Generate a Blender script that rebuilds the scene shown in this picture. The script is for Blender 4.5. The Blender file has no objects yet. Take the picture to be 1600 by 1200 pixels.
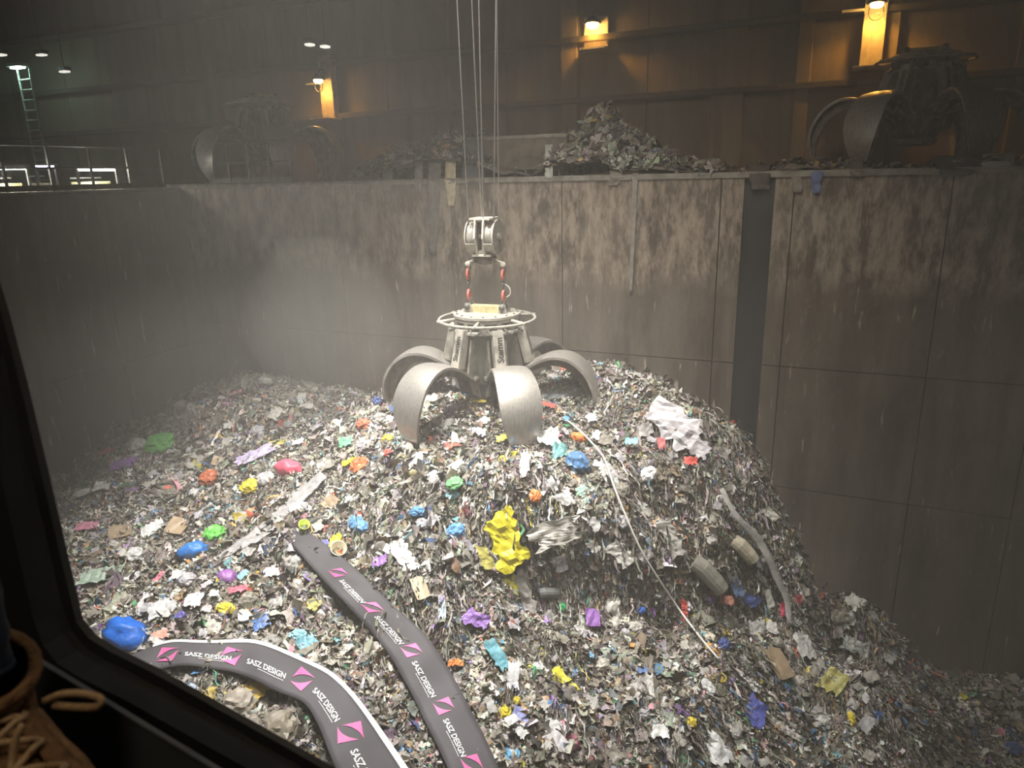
import bpy, bmesh, math, random
import numpy as np
from mathutils import Vector, Matrix, noise as mnoise

# ------------------------------------------------------------------ camera, world, lights, exposure
scene = bpy.context.scene
C = bpy.context.scene.collection
R = math.radians
rng = np.random.default_rng(7)
random.seed(7)

CAMZ = 16.0                                   # eye height above the pit floor, level with the wall tops
YAW, PITCH, ROLL, FPX = R(24.2), R(16.2), R(1.4), 1131.0
_h = np.array([-math.sin(YAW), math.cos(YAW), 0.0])            # horizontal heading
_R0 = np.array([math.cos(YAW), math.sin(YAW), 0.0])
FWD = _h * math.cos(PITCH) - np.array([0, 0, 1.0]) * math.sin(PITCH)
_U0 = np.cross(_R0, FWD)
RGT = _R0 * math.cos(ROLL) - _U0 * math.sin(ROLL)
UPV = _U0 * math.cos(ROLL) + _R0 * math.sin(ROLL)
CAM = np.array([0.0, 0.0, CAMZ])

cd = bpy.data.cameras.new('camera'); cam = bpy.data.objects.new('camera', cd); C.objects.link(cam)
cd.sensor_width = 36; cd.lens = FPX / 1600 * 36
cd.clip_start = 0.05; cd.clip_end = 200
cd.dof.use_dof = True; cd.dof.focus_distance = 13.0; cd.dof.aperture_fstop = 7.0
m4 = Matrix.Identity(4)
for i in range(3):
    m4[i][0] = RGT[i]; m4[i][1] = UPV[i]; m4[i][2] = -FWD[i]; m4[i][3] = CAM[i]
cam.matrix_world = m4
scene.camera = cam

w = bpy.data.worlds.new('world'); scene.world = w; w.use_nodes = True
w.node_tree.nodes['Background'].inputs[0].default_value = (0.55, 0.55, 0.5, 1)
w.node_tree.nodes['Background'].inputs[1].default_value = 0.012

scene.view_settings.view_transform = 'Standard'
scene.view_settings.look = 'None'
scene.view_settings.exposure = 0.22
scene.view_settings.gamma = 1.0
scene.view_settings.use_curve_mapping = False
try:
    scene.cycles.max_bounces = 5; scene.cycles.diffuse_bounces = 2; scene.cycles.glossy_bounces = 2
    scene.cycles.transparent_max_bounces = 12; scene.cycles.volume_bounces = 0
    scene.cycles.use_adaptive_sampling = True; scene.cycles.adaptive_threshold = 0.3
    scene.cycles.volume_step_rate = 2.0
except Exception:
    pass

def ray(px, py):
    d = FWD + RGT * ((px - 800) / FPX) - UPV * ((py - 600) / FPX)
    return d / np.linalg.norm(d)
def proj(P):
    d = np.asarray(P) - CAM
    z = d @ FWD
    return 800 + FPX * (d @ RGT) / z, 600 - FPX * (d @ UPV) / z
def at(px, py, D):
    """point on the sight line at horizontal forward distance D"""
    d = ray(px, py); return CAM + d * (D / (d @ _h))
def at_depth(px, py, z):
    d = ray(px, py); return CAM + d * (z / (d @ FWD))
def on_y(px, py, Y):
    d = ray(px, py); return CAM + d * (Y / d[1])
def on_x(px, py, X):
    d = ray(px, py); return CAM + d * (X / d[0])
def on_z(px, py, Z):
    d = ray(px, py); return CAM + d * ((Z - CAMZ) / d[2])

def lamp(name, kind, loc, energy, color, target=None, size=0.3, angle=90, blend=0.6):
    l = bpy.data.lights.new(name, kind); l.energy = energy; l.color = color
    if kind == 'SPOT':
        l.spot_size = R(angle); l.spot_blend = blend
    l.shadow_soft_size = size
    o = bpy.data.objects.new(name, l); C.objects.link(o); o.location = loc
    if target is not None:
        o.rotation_euler = (Vector(target) - Vector(loc)).to_track_quat('-Z', 'Y').to_euler()
    return o
# floodlights hung under the crane bridge above the pit
lamp('crane_floodlight', 'SPOT', (-8.0, 7.6, CAMZ + 9.0), 20500, (1.0, 0.95, 0.89), (-6.9, 9.9, 9), 1.0, 57, 1.0)
lamp('crane_floodlight', 'SPOT', (-4.6, 8.6, CAMZ + 9.0), 10500, (1.0, 0.94, 0.87), (-6.0, 11.3, 10), 1.0, 60, 1.0)
lamp('crane_floodlight', 'SPOT', (-2.0, 3.0, CAMZ + 7.0), 2700, (1.0, 0.90, 0.78), (-4.6, 15.3, 15.2), 0.8, 52, 1.0)
lamp('crane_floodlight', 'SPOT', (1.0, 4.5, CAMZ + 9.0), 4300, (1.0, 0.93, 0.84), (-1.5, 8.5, 8), 0.8, 80, 1.0)
lamp('boot_fill', 'POINT', tuple(CAM - RGT * 0.9 + UPV * 2.2 - FWD * 1.0), 45, (1.0, 0.80, 0.58), None, 0.15)  # unseen fill light added behind the camera to brighten the boot

# ------------------------------------------------------------------ materials
MATS = {}
def mat(name, color=(0.5, 0.5, 0.5), rough=0.7, metal=0.0, var=0.25, scale=6.0, bump=0.0, bscale=30.0, spec=0.4, stretch=(1, 1, 1), emit=None, estr=0.0):
    if name in MATS: return MATS[name]
    m = bpy.data.materials.new(name); m.use_nodes = True
    nt = m.node_tree; b = nt.nodes['Principled BSDF']
    b.inputs['Roughness'].default_value = rough; b.inputs['Metallic'].default_value = metal
    b.inputs['Specular IOR Level'].default_value = spec
    tc = nt.nodes.new('ShaderNodeTexCoord'); mp = nt.nodes.new('ShaderNodeMapping')
    mp.inputs['Scale'].default_value = stretch
    nt.links.new(tc.outputs['Object'], mp.inputs['Vector'])
    n = nt.nodes.new('ShaderNodeTexNoise'); n.inputs['Scale'].default_value = scale; n.inputs['Detail'].default_value = 5
    nt.links.new(mp.outputs['Vector'], n.inputs['Vector'])
    cr = nt.nodes.new('ShaderNodeValToRGB')
    lo = tuple(max(0, c * (1 - var)) for c in color); hi = tuple(min(1, c * (1 + var)) for c in color)
    cr.color_ramp.elements[0].position = 0.3; cr.color_ramp.elements[0].color = (*lo, 1)
    cr.color_ramp.elements[1].position = 0.7; cr.color_ramp.elements[1].color = (*hi, 1)
    nt.links.new(n.outputs['Fac'], cr.inputs['Fac']); nt.links.new(cr.outputs['Color'], b.inputs['Base Color'])
    if bump > 0:
        n2 = nt.nodes.new('ShaderNodeTexNoise'); n2.inputs['Scale'].default_value = bscale; n2.inputs['Detail'].default_value = 6
        nt.links.new(mp.outputs['Vector'], n2.inputs['Vector'])
        bp = nt.nodes.new('ShaderNodeBump'); bp.inputs['Strength'].default_value = bump; bp.inputs['Distance'].default_value = 0.02
        nt.links.new(n2.outputs['Fac'], bp.inputs['Height']); nt.links.new(bp.outputs['Normal'], b.inputs['Normal'])
    if emit:
        b.inputs['Emission Color'].default_value = (*emit, 1); b.inputs['Emission Strength'].default_value = estr
    MATS[name] = m
    return m

def concrete(name, dark, light, band_top=None, streaks=True):
    """stained concrete: blotches, vertical run-off streaks, pale scratches, a paler plaster band below the coping"""
    m = bpy.data.materials.new(name); m.use_nodes = True
    nt = m.node_tree; L = nt.links.new; N = nt.nodes.new
    b = nt.nodes['Principled BSDF']; b.inputs['Roughness'].default_value = 0.85; b.inputs['Specular IOR Level'].default_value = 0.25
    geo = N('ShaderNodeNewGeometry')
    def noise(scale, stretch, detail=6, rough=0.6):
        mp = N('ShaderNodeMapping'); mp.inputs['Scale'].default_value = stretch; L(geo.outputs['Position'], mp.inputs['Vector'])
        n = N('ShaderNodeTexNoise'); n.inputs['Scale'].default_value = scale; n.inputs['Detail'].default_value = detail; n.inputs['Roughness'].default_value = rough
        L(mp.outputs['Vector'], n.inputs['Vector']); return n.outputs['Fac']
    def ramp(sock, p0, p1):
        mr = N('ShaderNodeMapRange'); mr.inputs['From Min'].default_value = p0; mr.inputs['From Max'].default_value = p1; mr.clamp = True
        L(sock, mr.inputs['Value']); return mr.outputs['Result']
    def math_(op, a, bb):
        x = N('ShaderNodeMath'); x.operation = op; x.use_clamp = True
        for i, s in enumerate((a, bb)):
            if isinstance(s, (int, float)): x.inputs[i].default_value = s
            else: L(s, x.inputs[i])
        return x.outputs[0]
    def mix(f, a, bb):
        x = N('ShaderNodeMix'); x.data_type = 'RGBA'
        L(f, x.inputs['Factor'])
        for key, s in (('A', a), ('B', bb)):
            i = [q for q in x.inputs if q.name == key and q.type == 'RGBA'][0]
            if isinstance(s, tuple): i.default_value = (*s, 1)
            else: L(s, i)
        return [q for q in x.outputs if q.type == 'RGBA'][0]
    blot = ramp(noise(0.55, (1, 1, 1)), 0.35, 0.68)
    run = ramp(noise(2.2, (1, 1, 0.16), 9, 0.68), 0.40, 0.62)
    col = mix(math_('MULTIPLY', blot, 0.7), dark, tuple((a + c) / 2 for a, c in zip(dark, light)))
    col = mix(math_('MULTIPLY', run, 0.55), col, light)
    spk = ramp(noise(14.0, (1, 1, 0.45), 8, 0.75), 0.54, 0.66)
    col = mix(math_('MULTIPLY', math_('MULTIPLY', spk, blot), 0.5), col, tuple(min(1, c * 1.35) for c in light))
    dk = ramp(noise(1.3, (1, 1, 0.07), 5), 0.56, 0.7)
    col = mix(math_('MULTIPLY', dk, 0.5), col, tuple(c * 0.45 for c in dark))
    if streaks:
        sc = ramp(noise(10.0, (1, 1, 0.14), 3, 0.55), 0.645, 0.71)
        gate = ramp(noise(0.8, (1, 1, 0.6), 3), 0.38, 0.55)
        f = math_('MULTIPLY', math_('MULTIPLY', sc, gate), 0.75)
        if band_top is not None:
            sep = N('ShaderNodeSeparateXYZ'); L(geo.outputs['Position'], sep.inputs[0])
            ed = math_('MULTIPLY', noise(1.6, (1, 1, 0.5), 5), 1.0)
            zz = N('ShaderNodeMath'); zz.operation = 'ADD'; L(sep.outputs['Z'], zz.inputs[0]); L(ed, zz.inputs[1])
            bd = ramp(zz.outputs[0], band_top - 1.25, band_top - 0.85)
            fl = ramp(noise(5.0, (1, 1, 0.35), 7, 0.7), 0.42, 0.6)
            col = mix(math_('MULTIPLY', math_('MULTIPLY', bd, fl), 0.9), col, tuple(min(1, c * 1.7) for c in light))
        col = mix(f, col, tuple(min(1, c * 2.3) for c in light))
    L(col, b.inputs['Base Color'])
    bp = N('ShaderNodeBump'); bp.inputs['Strength'].default_value = 0.5; bp.inputs['Distance'].default_value = 0.03
    L(noise(7.0, (1, 1, 0.5), 8, 0.65), bp.inputs['Height']); L(bp.outputs['Normal'], b.inputs['Normal'])
    MATS[name] = m
    return m

def emitter(name, color, strength):
    m = bpy.data.materials.new(name); m.use_nodes = True
    nt = m.node_tree; nt.nodes.clear()
    e = nt.nodes.new('ShaderNodeEmission'); e.inputs[0].default_value = (*color, 1); e.inputs[1].default_value = strength
    o = nt.nodes.new('ShaderNodeOutputMaterial'); nt.links.new(e.outputs[0], o.inputs[0]); return m

# ------------------------------------------------------------------ mesh helpers
class MB:
    def __init__(s): s.v = []; s.f = []
    def add(s, vs, fs):
        k = len(s.v); s.v += [tuple(map(float, p)) for p in vs]; s.f += [tuple(i + k for i in q) for q in fs]; return s
    def box(s, c, size, rot=None):
        c = np.array(c, float); hx, hy, hz = [q / 2 for q in size]
        P = [Vector((x, y, z)) for x in (-hx, hx) for y in (-hy, hy) for z in (-hz, hz)]
        if rot is not None: P = [rot @ p for p in P]
        return s.add([np.array(p) + c for p in P], [(0, 1, 3, 2), (4, 6, 7, 5), (0, 4, 5, 1), (2, 3, 7, 6), (0, 2, 6, 4), (1, 5, 7, 3)])
    def tube(s, pts, r, n=8, closed=False, caps=True):
        pts = [Vector(p) for p in pts]; m = len(pts)
        rr = r if hasattr(r, '__len__') else [r] * m
        ref = None; vs = []; fs = []
        for i, p in enumerate(pts):
            a = pts[(i - 1) % m] if (closed or i > 0) else p; b = pts[(i + 1) % m] if (closed or i < m - 1) else p
            t = (b - a).normalized()
            if ref is None:
                ref = t.orthogonal().normalized()
            ref = (ref - t * ref.dot(t)).normalized(); q = t.cross(ref)
            for j in range(n):
                an = 2 * math.pi * j / n
                vs.append(p + (ref * math.cos(an) + q * math.sin(an)) * rr[i])
        for i in range(m if closed else m - 1):
            for j in range(n):
                i2 = (i + 1) % m
                fs.append((i * n + j, i * n + (j + 1) % n, i2 * n + (j + 1) % n, i2 * n + j))
        if caps and not closed:
            fs.append(tuple(range(n))[::-1]); fs.append(tuple((m - 1) * n + j for j in range(n)))
        return s.add(vs, fs)
    def lathe(s, prof, n=24, origin=(0, 0, 0), axis=None):
        """prof: list of (radius, height)"""
        q = Vector((0, 0, 1)).rotation_difference(Vector(axis)) if axis is not None else None
        vs = []; fs = []
        for (r, h) in prof:
            for j in range(n):
                a = 2 * math.pi * j / n; p = Vector((r * math.cos(a), r * math.sin(a), h))
                if q: p = q @ p
                vs.append(p + Vector(origin))
        for i in range(len(prof) - 1):
            for j in range(n):
                fs.append((i * n + j, i * n + (j + 1) % n, (i + 1) * n + (j + 1) % n, (i + 1) * n + j))
        fs.append(tuple(range(n))[::-1]); fs.append(tuple((len(prof) - 1) * n + j for j in range(n)))
        return s.add(vs, fs)
    def grid(s, P):
        """P: rows x cols x 3"""
        P = np.asarray(P); a, b = P.shape[:2]
        return s.add(P.reshape(-1, 3), [(i * b + j, i * b + j + 1, (i + 1) * b + j + 1, (i + 1) * b + j) for i in range(a - 1) for j in range(b - 1)])
    def prism(s, top, bot):
        n = len(top)
        return s.add(list(top) + list(bot), [tuple(range(n)), tuple(range(2 * n - 1, n - 1, -1))] + [(i, i + n, (i + 1) % n + n, (i + 1) % n) for i in range(n)])
    def build(s, name, material, parent=None, smooth=False, bevel=0.0, solid=0.0):
        me = bpy.data.meshes.new(name); me.from_pydata(s.v, [], s.f); me.update()
        if smooth:
            me.polygons.foreach_set('use_smooth', [True] * len(me.polygons))
        me.materials.append(material)
        o = bpy.data.objects.new(name, me); C.objects.link(o); o.parent = parent
        bm = bmesh.new(); bm.from_mesh(me); bmesh.ops.recalc_face_normals(bm, faces=bm.faces); bm.to_mesh(me); bm.free()
        if bevel: md = o.modifiers.new('bevel', 'BEVEL'); md.width = bevel; md.segments = 2; md.limit_method = 'ANGLE'
        if solid: md = o.modifiers.new('solid', 'SOLIDIFY'); md.thickness = solid; md.offset = 0
        return o

def tag(o, label=None, cat=None, group=None, kind=None):
    if label: o['label'] = label
    if cat: o['category'] = cat
    if group: o['group'] = group
    if kind: o['kind'] = kind
    return o
def empty(name, loc=(0, 0, 0), rz=0):
    o = bpy.data.objects.new(name, None); C.objects.link(o); o.location = loc; o.rotation_euler = (0, 0, rz); o.empty_display_size = 0.2; return o
def copy_tree(o, parent=None):
    c = o.copy(); C.objects.link(c); c.parent = parent
    for ch in list(o.children): copy_tree(ch, c)
    return c
def catmull(P, n):
    P = np.asarray(P, float); P = np.vstack([2 * P[0] - P[1], P, 2 * P[-1] - P[-2]])
    out = []
    m = len(P) - 3
    for k in range(n):
        t = k / (n - 1) * m; i = min(int(t), m - 1); t -= i
        a, b, c, d = P[i:i + 4]
        out.append(0.5 * (2 * b + (c - a) * t + (2 * a - 5 * b + 4 * c - d) * t * t + (3 * b - a - 3 * c + d) * t ** 3))
    return np.array(out)
_GR = rng.random((128, 128))
def vnoise(x, y):
    x = np.asarray(x, float); y = np.asarray(y, float)
    xi = np.floor(x).astype(int); yi = np.floor(y).astype(int); fx = x - xi; fy = y - yi
    fx = fx * fx * (3 - 2 * fx); fy = fy * fy * (3 - 2 * fy)
    g = lambda a, b: _GR[a % 128, b % 128]
    return (g(xi, yi) * (1 - fx) + g(xi + 1, yi) * fx) * (1 - fy) + (g(xi, yi + 1) * (1 - fx) + g(xi + 1, yi + 1) * fx) * fy - 0.5

# ------------------------------------------------------------------ the setting
YB = 15.3                    # face of the long pit wall
XL = -16.75                  # face of the side pit wall
ZT = CAMZ - 0.17             # top of the pit walls
YH = 21.5                    # hall wall behind the gallery
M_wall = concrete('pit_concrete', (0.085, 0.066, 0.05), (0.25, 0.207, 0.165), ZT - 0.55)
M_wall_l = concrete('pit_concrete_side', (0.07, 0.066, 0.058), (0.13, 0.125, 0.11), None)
M_hall = concrete('hall_concrete', (0.13, 0.105, 0.08), (0.21, 0.175, 0.135), None, False)
M_dark = mat('dark_steel', (0.045, 0.045, 0.045), 0.6, 0.3)
M_slot = mat('slot_steel', (0.035, 0.037, 0.04), 0.6, 0.2, var=0.4, scale=2, stretch=(1, 1, 0.2))
M_coping = mat('coping_concrete', (0.27, 0.25, 0.215), 0.9, var=0.35, scale=5, bump=0.5, bscale=18)
M_floor = mat('dirty_floor', (0.1, 0.09, 0.075), 0.9, var=0.3)

def struct(o, label, cat):
    return tag(o, label, cat, None, 'structure')

XR = 15.0
# long pit wall: backing with real panels proud of it and a recessed dark guide slot
xs = lambda px: on_y(px, 480, YB)[0]
zs = lambda px, py: on_y(px, py, YB)[2]
wb = MB().box(((XR - 40) / 2, YB + 0.42, ZT / 2 - 0.05), (XR + 40, 0.6, ZT - 0.1)).build('wall_back', M_slot)
struct(wb, 'long stained brown concrete pit wall behind the hanging grab', 'wall')
joints = [-17.4, xs(540), xs(712), xs(879), xs(1117), xs(1152)]
joints_r = [xs(1196), xs(1226), xs(1462), xs(1640), xs(1850), XR]
zj = [0.0, zs(1300, 772), zs(1300, 579), ZT]
for js in (joints, joints_r):
    for a, b in zip(js[:-1], js[1:]):
        for z0, z1 in zip(zj[:-1], zj[1:]):
            g = 0.012
            dy = random.uniform(-0.012, 0.012)
            MB().box(((a + b) / 2, YB + 0.06 + dy, (z0 + z1) / 2), (b - a - 2 * g, 0.12, z1 - z0 - 2 * g)).build('panel', M_wall, wb)
# side pit wall
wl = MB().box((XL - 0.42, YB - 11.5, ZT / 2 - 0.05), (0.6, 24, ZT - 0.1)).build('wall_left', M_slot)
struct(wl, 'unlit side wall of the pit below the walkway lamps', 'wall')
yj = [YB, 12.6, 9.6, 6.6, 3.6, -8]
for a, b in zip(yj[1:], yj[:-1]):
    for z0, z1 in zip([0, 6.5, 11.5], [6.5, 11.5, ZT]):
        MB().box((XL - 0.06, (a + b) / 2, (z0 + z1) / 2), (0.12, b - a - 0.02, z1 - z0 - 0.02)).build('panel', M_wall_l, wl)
# copings
t1 = MB().box(((XR - 40) / 2, YB + 0.33, ZT + 0.04), (XR + 40, 0.78, 0.12)).build('trim_1', M_coping, bevel=0.02)
struct(t1, 'pale dusty concrete coping along the top of the long pit wall', 'trim')
t2 = MB().box((XL - 0.4, YB - 11.6, ZT - 0.02), (0.8, 23.2, 0.1)).build('trim_2', M_coping, bevel=0.02)
struct(t2, 'dusty coping along the top of the side pit wall', 'trim')
fl = MB().box((-12, 8, -0.1), (60, 30, 0.2)).build('floor', M_floor)
struct(fl, 'pit floor buried under the waste heap', 'floor')
gf = MB().box(((XR - 40) / 2, (YB + 0.72 + YH) / 2, ZT - 0.15), (XR + 40, YH - YB - 0.72, 0.3)).build('floor_gallery', M_floor)
struct(gf, 'dirty gallery floor where the spare grab is parked', 'floor')
gf2 = MB().box(((XL - 0.8 - 40) / 2, 3.3, ZT - 0.15), (40 + XL - 0.8, 25.4, 0.3)).build('floor_walkway', M_floor)
struct(gf2, 'dark concrete walkway floor behind the side railing', 'floor')
ce = MB().box((-12, 8, CAMZ + 13), (60, 34, 0.3)).build('ceiling', mat('ceiling_dark', (0.04, 0.04, 0.04), 0.9))
struct(ce, 'dark hall ceiling high above the pit', 'ceiling')
# hall wall behind the gallery with beams, pilasters and infill panels
hw = MB().box(((XR - 40) / 2, YH + 0.5, ZT + 6.5), (XR + 40, 0.4, 13)).build('wall_hall', M_hall)
struct(hw, 'brown hall wall with ledges behind the gallery', 'wall')
xh = lambda px: on_y(px, 150, YH)[0]
cols = [(1136, 0.85), (1252, 0.35), (1372, 0.62), (890, 0.5), (690, 0.5), (515, 0.62), (330, 0.6), (1600, 0.5)]
cx = sorted(xh(p) for p, _ in cols)
for pxc, wd in cols:
    MB().box((xh(pxc), YH + 0.12, ZT + 6.5), (wd, 0.36, 13)).build('pilaster', M_hall, hw, bevel=0.02)
zb = [CAMZ + 2.0, CAMZ + 3.62, CAMZ + 5.6]
for z in zb:
    MB().box(((XR - 40) / 2, YH + 0.08, z), (XR + 40, 0.5, 0.16)).build('beam', mat('beam_dark', (0.06, 0.05, 0.04), 0.9), hw, bevel=0.02)
edges = [-40] + cx + [XR]
for a, b in zip(edges[:-1], edges[1:]):
    lev = [ZT] + [z for z in zb]
    for z0, z1 in zip(lev[:-1], lev[1:]):
        n = max(1, int(round((b - a) / 2.6)))
        for k in range(n):
            x0 = a + (b - a) * k / n; x1 = a + (b - a) * (k + 1) / n
            MB().box(((x0 + x1) / 2, YH + 0.28 + random.uniform(-0.015, 0.015), (z0 + z1) / 2), (x1 - x0 - 0.03, 0.12, z1 - z0 - 0.03)).build('panel', M_hall, hw)
fw = MB().box((-39.5, 8, ZT + 6.5), (0.4, 34, 13)).build('wall_far', M_hall)
struct(fw, 'far dark end wall of the hall behind the lattice mast', 'wall')

# ------------------------------------------------------------------ the waste heap
CTRL = [  # (px, py, horizontal distance) of points on the heap's surface
    (600, 625, 15.2), (690, 606, 15.3), (760, 615, 15.4), (900, 612, 15.4), (960, 617, 15.2), (1010, 628, 14.7), (1050, 645, 14.1),
    (1100, 680, 13.5), (1140, 705, 13.0), (1200, 772, 12.2), (1235, 832, 11.7), (1252, 882, 11.35),
    (380, 599, 17.3), (300, 620, 17.2), (200, 682, 16.5), (120, 737, 15.9), (80, 767, 15.6), (450, 610, 17.2), (490, 640, 16.4), (540, 645, 15.7),
    (760, 690, 12.25), (850, 680, 12.3), (600, 690, 12.9), (500, 700, 13.7), (900, 660, 13.2), (400, 690, 15.0), (250, 720, 15.2), (300, 800, 12.9), (150, 850, 12.4), (500, 800, 11.9), (700, 735, 11.7),
    (700, 850, 10.35), (620, 900, 10.1), (800, 800, 10.85), (950, 760, 11.6), (1050, 750, 11.9), (1050, 850, 11.0), (950, 850, 10.8), (860, 862, 10.65), (780, 870, 10.45),
    (1150, 850, 11.3), (780, 935, 9.95), (860, 935, 10.3), (950, 935, 10.35), (1050, 938, 10.5), (1150, 925, 10.9), (1220, 915, 11.2),
    (850, 985, 9.6), (1000, 990, 9.8), (1150, 985, 10.1), (1250, 925, 11.3), (1290, 930, 11.5), (1335, 950, 11.5), (1420, 1042, 11.1), (1480, 1085, 11.6), (1600, 1094, 12.4), (1800, 1110, 12.5),
    (1270, 1010, 10.5), (1350, 1060, 10.5),
    (850, 1060, 9.0), (850, 1200, 7.8), (650, 1050, 8.95), (500, 1000, 9.3), (500, 1200, 7.5), (250, 1080, 8.4), (150, 950, 10.2), (300, 930, 10.1), (1100, 1060, 9.2), (1100, 1200, 8.1),
    (1300, 1120, 9.6), (1300, 1200, 8.8), (1500, 1150, 10.3), (1600, 1200, 9.9), (1800, 1300, 9.2),
    (0, 1000, 9.8), (-60, 860, 12.6), (-150, 800, 14.5), (300, 1400, 6.3), (850, 1450, 6.2), (1200, 1450, 6.8), (1600, 1450, 8.0),
]
cp = np.array([at(*c) for c in CTRL])
extra = np.array([(-15.5, 14.9, 10.2), (-12.5, 15.1, 10.3), (-9.5, 15.2, 10.3), (-6.5, 15.25, 10.2), (-4, 15.25, 9.3), (-2.5, 15.2, 8.0), (-1.0, 15.2, 6.4), (1.0, 15.2, 5.7), (4, 15.2, 6.0),
                  (-16.7, 12.5, 9.4), (-16.7, 8.5, 9.0), (-16.7, 4, 8.5), (9, 14, 6), (9, 6, 6.4), (-8, 0, 8.4), (0, 1, 8.3), (6, 1, 7.5), (-0.2, 13.0, 6.9), (0.8, 12.4, 6.2), (0.4, 10.6, 7.2)])
cp = np.vstack([cp, extra])
def tps_fit(P, z, lam=0.02):
    n = len(P); d = np.linalg.norm(P[:, None] - P[None], axis=2); K = np.where(d > 0, d * d * np.log(d + 1e-9), 0) + lam * np.eye(n)
    A = np.zeros((n + 3, n + 3)); A[:n, :n] = K; A[:n, n] = 1; A[:n, n + 1:] = P; A[n, :n] = 1; A[n + 1:, :n] = P.T
    return np.linalg.solve(A, np.concatenate([z, np.zeros(3)]))
_W = tps_fit(cp[:, :2], cp[:, 2])
_GX = np.arange(-18.0, 13.01, 0.1); _GY = np.arange(-3.0, 16.01, 0.1)
def _tps_grid():
    X, Y = np.meshgrid(_GX, _GY, indexing='ij'); out = np.full(X.shape, 0.0)
    n = len(cp)
    for k in range(n):
        d2 = (X - cp[k, 0]) ** 2 + (Y - cp[k, 1]) ** 2
        out += _W[k] * 0.5 * d2 * np.log(d2 + 1e-9)
    return np.clip(out + _W[n] + _W[n + 1] * X + _W[n + 2] * Y, 2.5, 12.0)
_HS = _tps_grid()
def _bil(G, x, y):
    u = np.clip((np.asarray(x) - _GX[0]) / 0.1, 0, len(_GX) - 1.001); v = np.clip((np.asarray(y) - _GY[0]) / 0.1, 0, len(_GY) - 1.001)
    i = u.astype(int); j = v.astype(int); fu = u - i; fv = v - j
    return (G[i, j] * (1 - fu) + G[i + 1, j] * fu) * (1 - fv) + (G[i, j + 1] * (1 - fu) + G[i + 1, j + 1] * fu) * fv
def hsmooth(x, y): return _bil(_HS, x, y)
_XX, _YY = np.meshgrid(_GX, _GY, indexing='ij')
_HN = _HS + 0.2 * vnoise(_XX * 0.9, _YY * 0.9) + 0.26 * vnoise(_XX * 2.1 + 9, _YY * 2.1) + 0.2 * vnoise(_XX * 4.6, _YY * 4.6 + 5)
def height(x, y): return _bil(_HN, x, y)
def _cliff(rim, amp):
    """steepen the face along a rim given by picture points: raise behind it, drop in front of it"""
    global _HS, _HN
    pts = []
    for x, y in rim:
        d = ray(x, y); t = np.arange(5.0, 30, 0.02); P = CAM + d * t[:, None]
        k = int(np.argmax(P[:, 2] < hsmooth(P[:, 0], P[:, 1]))); pts.append(P[k, :2])
    L = catmull(np.array([(p[0], p[1], 0) for p in pts]), 90)[:, :2]
    D2 = ((_XX[..., None] - L[:, 0]) ** 2 + (_YY[..., None] - L[:, 1]) ** 2); k = D2.argmin(-1); dist = np.sqrt(D2.min(-1))
    q = L[k]; sg = np.sign((_XX - q[..., 0]) * _h[0] + (_YY - q[..., 1]) * _h[1]); u = k / 89.0
    win = np.clip(np.minimum(u, 1 - u) * 6, 0, 1); win = np.where((k == 0) | (k == 89), win * 0, win)
    wob = 1 + 0.9 * vnoise(u * 14, 0.5 + 0 * u)
    sd = dist * sg
    add = np.where(sd > 0, np.clip(sd / 0.10, 0, 1) * np.exp(-(sd / 1.1) ** 2) * 0.55, np.clip(-sd / 0.10, 0, 1) * -np.exp(-(sd / 0.7) ** 2) * 0.75) * amp * win * wob
    _HN = _HN + add
    _HS = _HS + add * 0.6
_cliff([(745, 880), (790, 872), (850, 868), (910, 872), (960, 885), (1030, 895), (1100, 893), (1170, 900), (1225, 900)], 0.75)
_cliff([(965, 790), (1010, 770), (1060, 778), (1120, 800)], 0.4)
def hit(px, py, f=None):
    f = f or height
    d = ray(px, py); t = np.arange(3.0, 40, 0.03)
    P = CAM + d * t[:, None]
    below = P[:, 2] < f(P[:, 0], P[:, 1])
    below |= P[:, 1] > YB
    k = int(np.argmax(below)) if below.any() else len(t) - 1
    return P[k]
def normal(x, y, f=None, e=0.12):
    f = f or height
    gx = (f(x + e, y) - f(x - e, y)) / (2 * e); gy = (f(x, y + e) - f(x, y - e)) / (2 * e)
    n = np.stack([-gx, -gy, np.ones_like(gx)], -1)
    return n / np.linalg.norm(n, axis=-1, keepdims=True)

gs = 0.14
hx = np.arange(-16.7, 10.0, gs); hy = np.append(np.arange(-1.5, YB - 0.05, gs), YB - 0.03)
HX, HY = np.meshgrid(hx, hy, indexing='ij')
HZ = height(HX, HY) - 0.02
M_heap = mat('compacted_waste', (0.17, 0.152, 0.125), 0.9, var=0.7, scale=5, bump=1.0, bscale=14)
heap = MB().grid(np.stack([HX, HY, HZ], -1)).build('waste_heap', M_heap)
tag(heap, 'huge mixed household waste heap filling the pit under the grab', 'waste heap', None, 'stuff')

PAL = np.array([  # colour, weight
    (0.11, 0.10, 0.09, 6), (0.18, 0.162, 0.135, 12), (0.23, 0.205, 0.165, 18), (0.33, 0.30, 0.25, 18), (0.45, 0.42, 0.36, 14), (0.58, 0.55, 0.49, 10), (0.68, 0.65, 0.61, 7), (0.76, 0.75, 0.73, 3),
    (0.30, 0.28, 0.31, 4), (0.24, 0.17, 0.10, 3), (0.42, 0.30, 0.18, 1.6), (0.16, 0.19, 0.15, 3), (0.10, 0.16, 0.30, 1.2), (0.12, 0.32, 0.60, 0.8), (0.20, 0.45, 0.52, 0.7), (0.12, 0.42, 0.20, 0.55),
    (0.72, 0.60, 0.08, 0.6), (0.62, 0.16, 0.10, 0.6), (0.70, 0.28, 0.34, 0.6), (0.36, 0.22, 0.50, 0.6), (0.78, 0.38, 0.12, 0.4), (0.20, 0.13, 0.17, 2.0)])
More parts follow.
